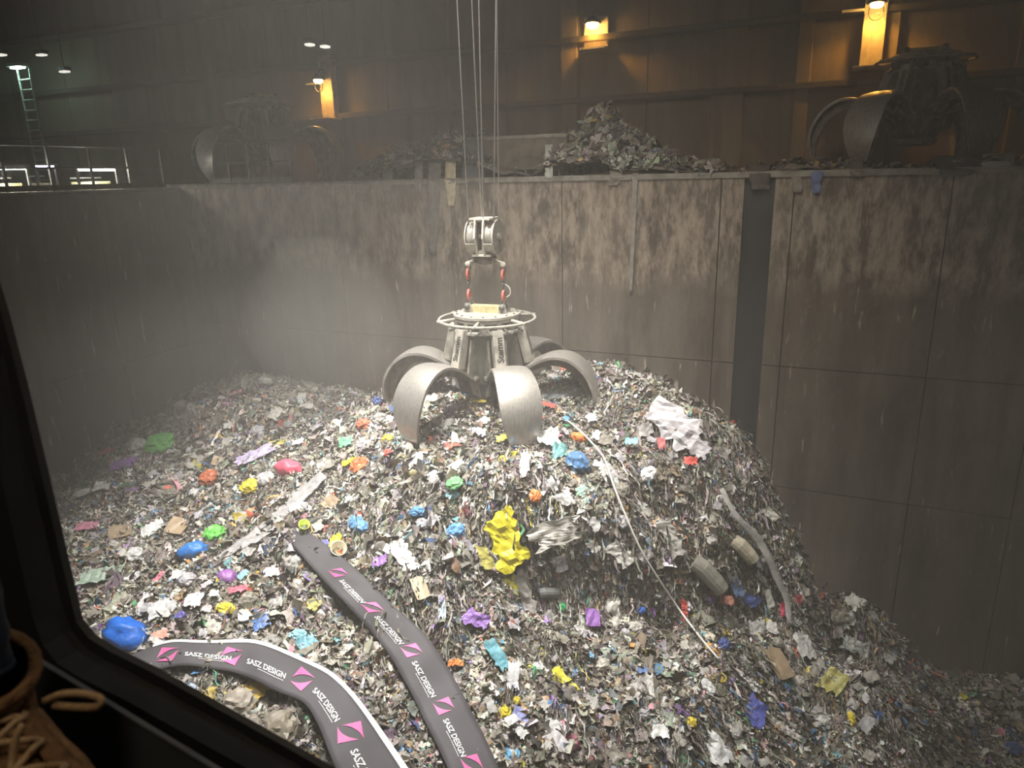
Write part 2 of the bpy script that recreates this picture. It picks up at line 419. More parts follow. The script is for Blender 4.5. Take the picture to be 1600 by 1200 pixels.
PCOL = PAL[:, :3]; PWT = PAL[:, 3] / PAL[:, 3].sum()

def templates_crumple(n, k=3):
    out = []
    u = np.linspace(-0.5, 0.5, k + 1)
    for _ in range(n):
        U, V = np.meshgrid(u, u, indexing='ij')
        asp = rng.uniform(0.4, 1.0)
        ang = np.arctan2(V, U); rad = 1 + 0.35 * rng.standard_normal() * np.cos(2 * ang + rng.uniform(0, 6)) * 0.5
        X = U * rad + 0.09 * rng.standard_normal(U.shape); Y = V * rad * asp + 0.09 * rng.standard_normal(U.shape)
        Z = 0.15 * rng.standard_normal(U.shape) + 0.35 * rng.standard_normal() * (U ** 2) + 0.4 * rng.standard_normal() * U * V
        out.append(np.stack([X, Y, Z], -1).reshape(-1, 3))
    F = [(i * (k + 1) + j, i * (k + 1) + j + 1, (i + 1) * (k + 1) + j + 1, (i + 1) * (k + 1) + j) for i in range(k) for j in range(k)]
    return np.array(out), np.array(F)
def templates_strip(n, k=6, wa=0.035, wb=0.11):
    out = []
    u = np.linspace(-0.5, 0.5, k + 1)
    for _ in range(n):
        w0 = rng.uniform(wa, wb)
        c = 0.12 * np.cumsum(rng.standard_normal(k + 1)) / 2; zc = 0.10 * np.cumsum(rng.standard_normal(k + 1)) / 1.5
        wd = w0 * (0.5 + rng.random(k + 1))
        a = np.stack([u, c - wd / 2, zc + 0.05 * rng.standard_normal(k + 1)], -1); b = np.stack([u + 0.03 * rng.standard_normal(k + 1), c + wd / 2, zc + 0.05 * rng.standard_normal(k + 1)], -1)
        out.append(np.stack([a, b], 1).reshape(-1, 3))
    F = [(2 * i, 2 * i + 1, 2 * i + 3, 2 * i + 2) for i in range(k)]
    return np.array(out), np.array(F)
def templates_chip(n):
    out = []
    for _ in range(n):
        asp = rng.uniform(0.35, 1.0); b = rng.uniform(-0.2, 0.2)
        P = np.array([(-.5, -.5 * asp, 0), (-.5, .5 * asp, 0), (0, -.5 * asp, b), (0, .5 * asp, b), (.5, -.5 * asp, 0), (.5, .5 * asp, 0)], float)
        P += 0.07 * rng.standard_normal(P.shape); out.append(P)
    return np.array(out), np.array([(0, 1, 3, 2), (2, 3, 5, 4)])

def scatter(name, pos, nrm, size, tmpl, material, tilt=0.5, hang=None, lift=0.03, pal=None, parent=None, colmul=None):
    """one mesh of many scraps; pos, nrm: n x 3; hang: n values, how far each scrap's long axis follows the fall line"""
    T, F = tmpl; n = len(pos); k = T.shape[1]
    ti = rng.integers(0, len(T), n)
    nz = nrm + tilt * rng.standard_normal((n, 3)); nz /= np.linalg.norm(nz, axis=1, keepdims=True)
    tx = rng.standard_normal((n, 3))
    if hang is not None:
        down = np.array([0, 0, -1.0]) - nrm * (-nrm[:, 2:3])
        down /= (np.linalg.norm(down, axis=1, keepdims=True) + 1e-6)
        tx = tx * (1 - hang[:, None]) * 0.6 + down * hang[:, None] * 2.2
    tx -= nz * (tx * nz).sum(1, keepdims=True); tx /= (np.linalg.norm(tx, axis=1, keepdims=True) + 1e-9)
    ty = np.cross(nz, tx)
    loc = T[ti] * size[:, None, None]
    V = pos[:, None] + nrm[:, None] * (lift * rng.random((n, 1, 1)) * 2) + loc[..., 0:1] * tx[:, None] + loc[..., 1:2] * ty[:, None] + loc[..., 2:3] * nz[:, None]
    fc = (F[None] + (np.arange(n) * k)[:, None, None]).reshape(-1, 4)
    me = bpy.data.meshes.new(name)
    nv = n * k; nf = len(fc)
    me.vertices.add(nv); me.vertices.foreach_set('co', V.reshape(-1).astype(np.float32))
    me.loops.add(nf * 4); me.loops.foreach_set('vertex_index', fc.reshape(-1).astype(np.int32))
    me.polygons.add(nf); me.polygons.foreach_set('loop_start', np.arange(0, nf * 4, 4, dtype=np.int32))
    me.update(calc_edges=True)
    pc, pw = pal if pal is not None else (PCOL, PWT)
    col = pc[rng.choice(len(pc), n, p=pw)] * rng.uniform(0.7, 1.25, (n, 1)) * (1 + 0.06 * rng.standard_normal((n, 3)))
    if colmul is not None: col = col * colmul[:, None]
    col = np.clip(col, 0.01, 0.9)
    a = me.color_attributes.new('tint', 'FLOAT_COLOR', 'POINT')
    a.data.foreach_set('color', np.concatenate([np.repeat(col, k, 0), np.ones((nv, 1))], 1).reshape(-1).astype(np.float32))
    me.materials.append(material)
    o = bpy.data.objects.new(name, me); C.objects.link(o); o.parent = parent
    return o

def litter_material():
    m = bpy.data.materials.new('mixed_litter'); m.use_nodes = True; nt = m.node_tree; b = nt.nodes['Principled BSDF']
    at_ = nt.nodes.new('ShaderNodeVertexColor'); at_.layer_name = 'tint'
    n = nt.nodes.new('ShaderNodeTexNoise'); n.inputs['Scale'].default_value = 22; n.inputs['Detail'].default_value = 3
    g = nt.nodes.new('ShaderNodeNewGeometry'); nt.links.new(g.outputs['Position'], n.inputs['Vector'])
    mr = nt.nodes.new('ShaderNodeMapRange'); mr.inputs['From Min'].default_value = 0.3; mr.inputs['From Max'].default_value = 0.7; mr.inputs['To Min'].default_value = 0.65; mr.inputs['To Max'].default_value = 1.15
    nt.links.new(n.outputs['Fac'], mr.inputs['Value'])
    mx = nt.nodes.new('ShaderNodeVectorMath'); mx.operation = 'MULTIPLY'
    nt.links.new(at_.outputs['Color'], mx.inputs[0]); nt.links.new(mr.outputs['Result'], mx.inputs[1])
    nt.links.new(mx.outputs[0], b.inputs['Base Color'])
    b.inputs['Roughness'].default_value = 0.55; b.inputs['Specular IOR Level'].default_value = 0.4
    return m
M_lit = litter_material()

def sample_heap(n, dens=1.0):
    P = np.zeros((0, 3)); N = np.zeros((0, 3))
    while len(P) < n:
        x = rng.uniform(-16.4, 9.5, n); y = rng.uniform(-0.5, 15.0, n)
        z = height(x, y); nn = normal(x, y)
        p = np.stack([x, y, z], -1)
        d = p - CAM; zz = d @ FWD
        px = 800 + FPX * (d @ RGT) / np.maximum(zz, 0.1); py = 600 - FPX * (d @ UPV) / np.maximum(zz, 0.1)
        facing = -(d * nn).sum(1) / np.linalg.norm(d, axis=1)
        keep = (zz > 2) & (px > -130) & (px < 1740) & (py < 1330) & (facing > -0.35)
        keep &= rng.random(n) * 2.6 < 1.0 / np.maximum(nn[:, 2], 0.3)
        P = np.vstack([P, p[keep]]); N = np.vstack([N, nn[keep]])
    return P[:n], N[:n]
def hang_of(N): return np.clip((1 - N[:, 2]) * 3.2 - 0.25, 0, 0.95)
tA, tB, tC = templates_crumple(90, 3), templates_strip(60), templates_chip(50)
for nm, cnt, tm, s0, s1, tl, lf, pw_, lab in (
        ('crumpled_litter', 78000, tA, 0.045, 0.27, 0.45, 0.035, 2.2, 'crumpled film and paper scraps covering the waste heap'),
        ('shredded_litter', 28000, tB, 0.09, 0.50, 0.3, 0.04, 2.0, 'ragged shredded plastic strips strewn over the waste heap'),
        ('chip_litter', 60000, tC, 0.025, 0.085, 0.7, 0.06, 1.3, 'small pale paper and plastic chips sprinkled over the waste heap')):
    P, N = sample_heap(cnt)
    s = s0 * (s1 / s0) ** (rng.random(cnt) ** pw_)
    patch = 1 + 0.6 * vnoise(P[:, 0] * 1.7 + 40, P[:, 1] * 1.7) + 0.5 * vnoise(P[:, 0] * 5, P[:, 1] * 5 + 30)     # paler and dirtier patches
    s *= np.clip(1 + 0.9 * vnoise(P[:, 0] * 1.1, P[:, 1] * 1.1 + 70), 0.55, 1.5)
    o = scatter(nm, P, N, s, tm, M_lit, tl, hang_of(N), lf, None, None, np.clip(patch, 0.6, 1.5))
    tag(o, lab, 'litter', None, 'stuff')
# long strands hanging on the steep faces
P, N = sample_heap(60000); k = N[:, 2] < 0.74; P, N = P[k][:11000], N[k][:11000]
o = scatter('hanging_strands', P + N * 0.04, N, 0.14 * 3.6 ** (rng.random(len(P)) ** 1.8), templates_strip(60, 6, 0.02, 0.075), M_lit, 0.18, np.full(len(P), 0.96), 0.05, None, None, np.full(len(P), 0.85))
tag(o, 'ragged plastic strands hanging down the steep faces of the heap', 'litter', None, 'stuff')

# ------------------------------------------------------------------ text on flat things
def text_mesh(s, size=1.0, bold=0.0):
    cu = bpy.data.curves.new('lettering', 'FONT'); cu.body = s; cu.size = size; cu.offset = bold; cu.resolution_u = 3
    o = bpy.data.objects.new('lettering', cu); C.objects.link(o)
    dg = bpy.context.evaluated_depsgraph_get(); me = o.evaluated_get(dg).to_mesh()
    V = np.array([v.co[:2] for v in me.vertices]); F = [tuple(p.vertices) for p in me.polygons]
    o.evaluated_get(dg).to_mesh_clear(); bpy.data.objects.remove(o); bpy.data.curves.remove(cu)
    return V, F

# ------------------------------------------------------------------ the grab
M_grab = mat('dusty_grab_paint', (0.30, 0.28, 0.24), 0.75, 0.0, var=0.25, scale=9, bump=0.3, bscale=40)
M_grabd = mat('grimy_grab_steel', (0.17, 0.155, 0.13), 0.8, 0.1, var=0.4, scale=7, bump=0.4, bscale=30)
M_green = mat('grimy_green_housing', (0.085, 0.085, 0.065), 0.75, 0.0, var=0.35, scale=5)
M_yel = mat('faded_yellow_paint', (0.44, 0.39, 0.20), 0.75, 0.0, var=0.25, scale=16)
M_tine = mat('worn_bright_steel', (0.58, 0.55, 0.51), 0.42, 0.75, var=0.2, scale=5, stretch=(8, 8, 1), bump=0.12, bscale=12)
M_tinei = mat('worn_inner_steel', (0.30, 0.28, 0.25), 0.6, 0.4, var=0.3, scale=6)
M_red = mat('red_shackle_paint', (0.50, 0.13, 0.10), 0.6, 0.0, var=0.3, scale=40)
M_chain = mat('dark_chain_steel', (0.12, 0.12, 0.11), 0.6, 0.5)
M_black = mat('stencil_black', (0.03, 0.03, 0.03), 0.8)
M_block = mat('cream_block_paint', (0.44, 0.41, 0.35), 0.7, 0.0, var=0.2, scale=12, bump=0.3, bscale=40)
M_wire = mat('wire_rope_steel', (0.42, 0.41, 0.39), 0.55, 0.5, var=0.3, scale=60)

def polar(r, a, z): return np.array([r * math.cos(a), r * math.sin(a), z])
def link_pts(c, a, h, w_):
    pts = []
    for k in range(16):
        t = 2 * math.pi * k / 16
        x = w_ * math.cos(t); z = h * (math.sin(t) if abs(math.sin(t)) < 0.99 else math.sin(t))
        pts.append((c[0] + x * math.cos(a), c[1] + x * math.sin(a), c[2] + z))
    return pts

TINE = [(0.42, 0.34), (0.62, 0.48), (0.92, 0.70), (1.28, 0.85), (1.64, 0.83), (1.95, 0.62), (2.14, 0.30), (2.20, -0.02), (2.16, -0.32), (2.05, -0.55), (1.90, -0.76)]
TW = [0.42, 0.45, 0.51, 0.60, 0.69, 0.76, 0.78, 0.68, 0.50, 0.31, 0.14]
def make_grab(lug_dir):
    """local frame: origin on the vertical axis level with the hub's lower edge; first tine along local +x"""
    root = empty('orange_peel_grab')
    # hub
    b = MB(); n = 6
    prof = [(0.34, -0.08), (0.46, 0.02), (0.52, 0.30), (0.56, 0.8), (0.60, 1.18), (0.62, 1.30)]
    b.lathe(prof, 12); b.build('hub', M_green, root)
    MB().lathe([(0.28, -0.22), (0.40, -0.18), (0.44, -0.08), (0.3, -0.06)], 16).build('hub_cap', M_grabd, root)
    for k in range(12):
        a = k * math.pi / 6 + 0.1; MB().box(polar(0.60, a, 1.42), (0.10, 0.09, 0.20), Matrix.Rotation(a, 3, 'Z')).build('valve_block', M_grabd, root)
    for k in range(14):
        a = rng.uniform(0, 6.28); MB().box(polar(rng.uniform(0.55, 0.72), a, rng.uniform(1.34, 1.46)), rng.uniform(0.05, 0.14, 3), Matrix.Rotation(a + 0.4, 3, 'Z')).build('fitting', M_grabd, root)
    for k in range(12):
        a = k * math.pi / 6 + 0.25
        MB().tube(catmull([polar(0.62, a, 1.40), polar(0.74, a + 0.12, 1.30), polar(0.70, a + 0.28, 1.33), polar(0.6, a + 0.38, 1.42)], 8), 0.018, 6).build('hydraulic_hose', M_chain, root, True)
    MB().lathe([(0.60, 1.28), (0.68, 1.29), (0.68, 1.33), (0.60, 1.34)], 32).build('lower_flange', M_grab, root)
    tp = MB().lathe([(0.60, 1.50), (0.64, 1.50), (0.64, 1.57), (0.66, 1.57), (0.66, 1.615), (0.64, 1.625)], 40).build('top_plate', M_grab, root)
    for k in range(16):
        a = k * math.pi / 8; MB().lathe([(0.022, 0), (0.022, 0.02)], 6, polar(0.60, a, 1.62)).build('bolt', M_chain, tp)
    # guard ring
    b = MB().tube([polar(0.94, k * math.pi / 24, 1.50 + (0.0)) for k in range(48)], 0.030, 8, True)
    b.build('guard_ring', M_grab, root, True)
    for k in range(6):
        a = k * math.pi / 3 + R(30)
        MB().tube([polar(0.60, a, 1.53), polar(1.0, a, 1.50)], 0.035, 8).build('ring_spoke', M_grab, root, True)
    # lugs on the plate
    ld = np.array([math.cos(lug_dir), math.sin(lug_dir), 0]); lp = np.array([-ld[1], ld[0], 0])
    rot = Matrix.Rotation(lug_dir, 3, 'Z')
    MB().box((0, 0, 1.69), (0.62, 0.16, 0.15), rot).build('yellow_saddle', M_yel, root, bevel=0.01)
    for s in (-1, 1):
        for t in (-1, 1):
            lu = MB()
            q = ld * s * 0.36 + lp * t * 0.10
            lu.prism([q + ld * -0.10 + lp * .015 + (0, 0, 1.62), q + ld * 0.10 + lp * .015 + (0, 0, 1.62), q + ld * 0.05 + lp * .015 + (0, 0, 1.80), q - ld * 0.05 + lp * .015 + (0, 0, 1.80)],
                     [q + ld * -0.10 - lp * .015 + (0, 0, 1.62), q + ld * 0.10 - lp * .015 + (0, 0, 1.62), q + ld * 0.05 - lp * .015 + (0, 0, 1.80), q - ld * 0.05 - lp * .015 + (0, 0, 1.80)])
            lg = lu.build('lug', M_grab, root)
        MB().tube([ld * s * 0.36 + lp * -0.16 + (0, 0, 1.74), ld * s * 0.36 + lp * 0.16 + (0, 0, 1.74)], 0.055, 10).build('lug_pin', M_chain, lg, True)
    tv, tf = text_mesh('Stemm', 0.17, 0.006)
    tv = tv - (tv.max(0) + tv.min(0)) / 2
    # cylinders, gussets, tines
    for k in range(6):
        a = k * math.pi / 3
        ra = np.array([math.cos(a), math.sin(a), 0]); ta = np.array([-math.sin(a), math.cos(a), 0])
        p0 = ra * 0.66 + np.array([0, 0, 1.38]); p1 = ra * 0.84 + np.array([0, 0, 0.66])
        ax = (p1 - p0) / np.linalg.norm(p1 - p0); on = np.cross(ta, ax); on = on if on @ ra > 0 else -on
        hw, hd = 0.105, 0.09
        def ringp(p, s=1.0): return [p + ta * hw * s + on * hd * s, p - ta * hw * s + on * hd * s, p - ta * hw * s - on * hd * s, p + ta * hw * s - on * hd * s]
        cyl = MB().prism(ringp(p0), ringp(p1)).build('cylinder_housing', M_grab, root, bevel=0.012)
        mid = (p0 + p1) / 2 + on * (hd + 0.004)
        up = -ax
        tside = np.cross(on, up)
        vv = [mid + up * q[0] + tside * q[1] for q in tv]
        MB().add(vv, tf).build('lettering', M_black, cyl)
        MB().tube([p1 - ax * 0.02, ra * 0.90 + np.array([0, 0, 0.50])], 0.055, 10).build('piston_rod', M_tinei, root, True)
        g = MB()
        for s in (-1, 1):
            o_ = ta * s * 0.17
            q = [ra * 0.50 + o_ + (0, 0, 1.2), ra * 0.62 + o_ + (0, 0, 1.2), ra * 0.74 + o_ + (0, 0, 0.55), ra * 0.62 + o_ + (0, 0, 0.12), ra * 0.42 + o_ + (0, 0, 0.0)]
            g.prism([x + ta * 0.02 for x in q], [x - ta * 0.02 for x in q])
        g.build('hinge_bracket', M_grabd, root)
        MB().tube([ra * 0.56 + ta * 0.24 + (0, 0, 0.42), ra * 0.56 - ta * 0.24 + (0, 0, 0.42)], 0.07, 10).build('hinge_pin', M_grabd, root, True)
        # curved plate
        cur = catmull([(r, z) for r, z in TINE], 34); wd = np.interp(np.linspace(0, 1, 34), np.linspace(0, 1, len(TW)), TW)
        rows = []; inner = []
        for i, (r, z) in enumerate(cur):
            j0 = max(0, i - 1); j1 = min(33, i + 1); t = cur[j1] - cur[j0]; t = t / np.linalg.norm(t)
            nrm = np.array([-t[1], t[0]])
            if i < 3: pass
            row = []; rin = []
            for c_ in np.linspace(-1, 1, 9):
                sag = -0.028 * c_ * c_ * min(1, wd[i] / 0.6)
                rr = r + nrm[0] * sag; zz = z + nrm[1] * sag
                row.append(ra * rr + ta * c_ * wd[i] / 2 + np.array([0, 0, zz]))
                rr = r + nrm[0] * (sag - 0.05); zz = z + nrm[1] * (sag - 0.05)
                rin.append(ra * rr + ta * c_ * wd[i] / 2 + np.array([0, 0, zz]))
            rows.append(row); inner.append(rin)
        rows = np.array(rows); inner = np.array(inner)
        tb = MB(); tb.grid(rows)
        tine = tb.build('tine', M_tine, root, True)
        ib = MB(); ib.grid(inner)
        for side in (0, -1): ib.grid(np.stack([rows[:, side], inner[:, side]], 1))
        ib.grid(np.stack([rows[-1], inner[-1]], 0)); ib.grid(np.stack([rows[0], inner[0]], 0))
        ib.build('tine_back', M_tinei, tine)
        rib = []
        for i in range(2, 30):
            t = cur[i + 1] - cur[i - 1]; t = t / np.linalg.norm(t); nrm = np.array([-t[1], t[0]]); h = 0.20 * math.sin(math.pi * (i - 2) / 28) + 0.04
            rib.append([ra * (cur[i][0] - nrm[0] * 0.04) + np.array([0, 0, cur[i][1] - nrm[1] * 0.04]), ra * (cur[i][0] - nrm[0] * (0.04 + h)) + np.array([0, 0, cur[i][1] - nrm[1] * (0.04 + h)])])
        rib = np.array(rib)
        for s in (-1, 1):
            MB().grid(rib + ta * s * 0.12).build('stiffening_rib', M_grabd, tine, solid=0.03)
    return root

GD = 13.95
hubp = at(765, 612, GD)                     # hub foot of the working grab
cam_az = math.atan2(-hubp[1], -hubp[0])     # towards the camera
lugdir = cam_az + R(90) - R(22)
a_first = cam_az + R(15)
grab = make_grab(lugdir - a_first)
grab.location = hubp; grab.rotation_euler = (0, 0, a_first)
tag(grab, 'working grab with bright steel tines biting into the heap top, hung on chains', 'grab', 'six-tined waste grabs')
# chains, yoke, hoist block, ropes
ld = np.array([math.cos(lugdir), math.sin(lugdir), 0]); lp = np.array([-ld[1], ld[0], 0])
if ld @ RGT < 0: ld = -ld
for s, lab in ((-1, 'lifting chain with red end links and no loose tail above the grab'), (1, 'chain with red end links and a loose pale tail above the grab')):
    base = hubp + ld * s * 0.36
    root = empty('lifting_chain', base + np.array([0, 0, 1.74])); root.scale = (0.9, 0.9, 0.88); tag(root, lab, 'chain', 'red-linked lifting chains')
    spec = [(0.10, 0.085, 0.045, 0.022, M_chain, 'shackle'), (0.24, 0.11, 0.075, 0.030, M_red, 'red_link'), (0.375, 0.07, 0.04, 0.018, M_chain, 'link'), (0.475, 0.07, 0.04, 0.018, M_chain, 'link'), (0.575, 0.07, 0.04, 0.018, M_chain, 'link'),
            (0.70, 0.11, 0.075, 0.030, M_red, 'red_link'), (0.84, 0.085, 0.045, 0.022, M_chain, 'shackle')]
    for i, (z, h, w_, r, mm, nm) in enumerate(spec):
        MB().tube(link_pts((0, 0, z), lugdir + (math.pi / 2 if i % 2 else 0), h, w_), r, 6, True).build(nm, mm, root, True)
    if s == 1:
        MB().tube(catmull([(0.02, 0, 0.5), ld * 0.13 + (0, 0, 0.42), ld * 0.15 + (0, 0, 0.28), ld * 0.06 + (0, 0, 0.2)], 10), 0.02, 6).build('loose_tail', M_grab, root, True)
blk = empty('hoist_block', hubp + np.array([0, 0, 2.56])); blk.scale = (0.82, 0.82, 0.82); tag(blk, 'twin-sheave hoist block on wire ropes above the grab', 'hoist block')
b = MB()
for s in (-1, 1):
    pass
yk = MB(); yk.box((0, 0, 0.10), (0.52, 0.14, 0.15), Matrix.Rotation(lugdir, 3, 'Z')); yk.lathe([(0.16, 0.0), (0.18, 0.1), (0.18, 0.26), (0.13, 0.32)], 16)
yk.build('yoke', M_grabd, blk)
for s in (-1, 1):
    e = MB(); e.lathe([(0.03, -0.05), (0.07, -0.03), (0.07, 0.03), (0.03, 0.05)], 12, ld * s * 0.44 + (0, 0, -0.02), lp); e.tube(catmull([ld * s * 0.44 + (0, 0, 0.03), ld * s * 0.34 + (0, 0, 0.05), ld * s * 0.24 + (0, 0, 0.12)], 6), 0.03, 6)
    e.build('yoke_end', M_block, blk, True)
HC = 0.62                                    # axle height
for s in (-1, 1):
    c0 = ld * s * 0.22 + np.array([0, 0, HC])
    MB().lathe([(0.10, -0.02), (0.34, -0.02), (0.34, 0.01), (0.29, 0.05), (0.29, 0.09), (0.34, 0.13), (0.34, 0.16), (0.1, 0.16)], 32, c0 - ld * 0.07, ld).build('sheave', M_tinei, blk, True)
    cv = MB()
    prof = []
    c1 = c0 + ld * (0.115 if s > 0 else -0.115)
    cv.lathe([(0.37, -0.012), (0.39, -0.012), (0.39, 0.012), (0.37, 0.012)], 32, c1, ld); cv.lathe([(0.0, -0.012), (0.385, -0.012), (0.385, 0.012), (0.0, 0.012)], 32, c1, ld)
    cvo = cv.build('cover_plate', M_block, blk)
    MB().lathe([(0.08, -0.04), (0.09, 0.05), (0.05, 0.06)], 12, c1, ld * s).build('axle_boss', M_grabd, cvo)
    # lower rope guard: curved band
    P = []
    for k in range(13):
        an = R(200) + R(140) * k / 12
        P.append([c0 + lp * 0.385 * math.cos(an) + np.array([0, 0, 0.385 * math.sin(an)]) - ld * 0.11, c0 + lp * 0.385 * math.cos(an) + np.array([0, 0, 0.385 * math.sin(an)]) + ld * 0.11])
    MB().grid(np.array(P)).build('rope_guard', M_block, blk, solid=0.015)
for s in (-1, 1):
    for t in (-1, 1):
        q = ld * s * 0.10
        b = MB()
        b.prism([q + lp * t * 0.40 + (0, 0, HC - 0.02) + ld * .02, q + lp * t * 0.30 + (0, 0, HC + 0.42) + ld * .02, q + lp * t * 0.22 + (0, 0, HC + 0.42) + ld * .02, q + lp * t * 0.32 + (0, 0, HC - 0.02) + ld * .02],
                [q + lp * t * 0.40 + (0, 0, HC - 0.02) - ld * .02, q + lp * t * 0.30 + (0, 0, HC + 0.42) - ld * .02, q + lp * t * 0.22 + (0, 0, HC + 0.42) - ld * .02, q + lp * t * 0.32 + (0, 0, HC - 0.02) - ld * .02])
        b.prism([q + lp * t * 0.40 + (0, 0, HC) + ld * .02, q + lp * t * 0.25 + (0, 0, HC - 0.42) + ld * .02, q + lp * t * 0.17 + (0, 0, HC - 0.42) + ld * .02, q + lp * t * 0.32 + (0, 0, HC) + ld * .02],
                [q + lp * t * 0.40 + (0, 0, HC) - ld * .02, q + lp * t * 0.25 + (0, 0, HC - 0.42) - ld * .02, q + lp * t * 0.17 + (0, 0, HC - 0.42) - ld * .02, q + lp * t * 0.32 + (0, 0, HC) - ld * .02])
        b.build('cheek_strap', M_block, blk)
MB().box((0, 0, HC + 0.41), (0.50, 0.60, 0.05), Matrix.Rotation(lugdir, 3, 'Z')).build('tie_bar', M_block, blk, bevel=0.008)
MB().box((0, 0, HC - 0.41), (0.46, 0.5, 0.05), Matrix.Rotation(lugdir, 3, 'Z')).build('tie_bar', M_block, blk, bevel=0.008)
MB().box((0, 0, HC), (0.10, 0.12, 0.74), Matrix.Rotation(lugdir, 3, 'Z')).tube([ld * -0.40 + (0, 0, HC), ld * 0.40 + (0, 0, HC)], 0.06, 12).build('centre_post', M_block, blk)
bl = np.array(blk.location)
for (u, off, topx) in ((-0.29, -0.2, 714), (-0.13, 0.2, 737), (0.06, -0.2, 748), (0.27, 0.22, 776), (0.30, -0.22, 775)):
    p0 = bl + ld * u * 0.85 + lp * off * 0.82 + np.array([0, 0, HC * 0.82]); D0 = (p0 - CAM) @ _h
    p1 = at(topx, 0, D0)
    p1 = p0 + (p1 - p0) * 2.6
    r = MB().tube([p0, p1], 0.013, 6).build('wire_rope', M_wire, None, True)
    tag(r, {-0.29: 'outermost wire rope of the hoist, nearest the hanging beige cloth', -0.13: 'second wire rope rising from the hoist block beside the outermost one', 0.06: 'wire rope rising from the middle of the hoist block',
            0.27: 'wire rope rising behind the round cover plate of hoist block', 0.30: 'wire rope rising in front of the round cover plate of hoist block'}[u], 'wire rope', 'hoist wire ropes')

# parked grabs on the gallery
g2 = copy_tree(grab)
p = at(1432, 205, 16.6); g2.location = (p[0], p[1], ZT + 0.76); az = math.atan2(-p[1], -p[0]); g2.rotation_euler = (0, 0, az + R(32))
tag(g2, 'dark spare grab parked on the gallery beneath an orange wall lamp', 'grab')
g3 = copy_tree(grab)
p = at(420, 250, 22.5); g3.location = (p[0], p[1], ZT + 0.78); az = math.atan2(-p[1], -p[0]); g3.rotation_euler = (0, 0, az + R(70))
tag(g3, 'far grab in shadow with one orange-rimmed tine beyond the railing', 'grab')

# ------------------------------------------------------------------ ledge: hopper lip, waste piles, hanging rags
M_plate = mat('hopper_steel', (0.17, 0.15, 0.12), 0.7, 0.2, var=0.35, scale=4)
hp0 = on_y(722, 215, YB + 0.1); hp1 = on_y(880, 212, YB + 0.1)
hop = empty('feed_hopper_lip', ((hp0[0] + hp1[0]) / 2, YB + 0.35, ZT + 0.1)); tag(hop, 'rusty steel hopper lip between the two waste piles on the wall top', 'hopper')
L_ = hp1[0] - hp0[0]
MB().box((0, 0, 0.50), (L_, 0.06, 0.66)).build('lip_plate', M_plate, hop)
MB().tube([(-L_ / 2, -0.02, 0.84), (L_ / 2, -0.02, 0.84)], 0.05, 8).build('top_pipe', M_grab, hop, True)
MB().box((0, -0.05, 0.17), (L_, 0.16, 0.04)).build('shelf_strip', M_plate, hop)
for k in range(9):
    MB().box((-L_ / 2 + 0.15 + k * (L_ - 0.3) / 8, 0.0, 0.08), (0.04, 0.2, 0.15)).build('bracket', M_plate, hop)
MB().box((0, 0.25, 0.45), (L_, 0.3, 0.7)).build('chute_back', M_plate, hop)

def ledge_bumps(x, y):
    x = np.asarray(x, float); y = np.asarray(y, float)
    z = np.full(x.shape, ZT + 0.05)
    for (px_, half, h, yc, yw) in LB:
        xc = on_y(px_, 270, YB + 0.4)[0]
        z = np.maximum(z, ZT + 0.05 + h * np.exp(-np.abs((x - xc) / half) ** 1.7) * np.exp(-((y - yc) / yw) ** 2))
    return z + 0.12 * vnoise(x * 3, y * 3)
LB = [(700, 1.5, 1.02, YB + 0.75, 0.9), (640, 1.6, 0.72, YB + 0.65, 0.8), (580, 0.9, 0.25, YB + 0.5, 0.7), (742, 0.35, 1.05, YB + 0.8, 0.6),
      (930, 0.85, 1.42, YB + 0.95, 0.8), (885, 0.6, 0.9, YB + 0.8, 0.8), (965, 0.8, 0.95, YB + 0.9, 0.8), (1010, 1.0, 0.5, YB + 0.7, 0.7), (1075, 0.6, 0.14, YB + 0.4, 0.5),
      (1240, 0.7, 0.18, YB + 0.4, 0.5), (1300, 0.8, 0.14, YB + 0.4, 0.5), (1530, 1.0, 0.10, YB + 0.4, 0.5)]
def pile(name, px0, px1, label, n, s0, s1, pal=None):
    x0 = on_y(px0, 270, YB)[0]; x1 = on_y(px1, 270, YB)[0]
    gx = np.arange(x0, x1, 0.1); gy = np.arange(YB - 0.02, YB + 2.2, 0.1)
    X, Y = np.meshgrid(gx, gy, indexing='ij'); Z = ledge_bumps(X, Y)
    root = MB().grid(np.stack([X, Y, Z - 0.02], -1)).build(name, M_heap)
    x = rng.uniform(x0, x1, n); y = rng.uniform(YB, YB + 1.9, n); z = ledge_bumps(x, y)
    e = rng.random(n) * 3 < (z - ZT - 0.05) * 3 + 0.55
    x, y, z = x[e], y[e], z[e]
    N = normal(x, y, ledge_bumps); s = s0 * (s1 / s0) ** (rng.random(len(x)) ** 1.2)
    scatter('pile_scrap', np.stack([x, y, z], -1), N, s, tA, M_lit, 0.5, hang_of(N) * 0.7, 0.04, pal, root)['kind'] = 'stuff'
    tag(root, label, 'waste pile', None, 'stuff')
    return root
pg = np.array([(0.16, 0.145, 0.12, 5), (0.25, 0.23, 0.20, 5), (0.36, 0.34, 0.29, 4), (0.5, 0.47, 0.41, 3), (0.2, 0.21, 0.2, 3), (0.6, 0.58, 0.53, 1.5), (0.55, 0.42, 0.18, 0.4), (0.12, 0.17, 0.33, 0.3)])
PG = (pg[:, :3], pg[:, 3] / pg[:, 3].sum())
pd_ = np.array([(0.07, 0.065, 0.06, 5), (0.12, 0.11, 0.1, 5), (0.2, 0.18, 0.16, 4), (0.33, 0.3, 0.26, 3), (0.5, 0.47, 0.4, 1.5), (0.55, 0.36, 0.14, 0.7), (0.1, 0.13, 0.22, 0.8)])
PD = (pd_[:, :3], pd_[:, 3] / pd_[:, 3].sum())
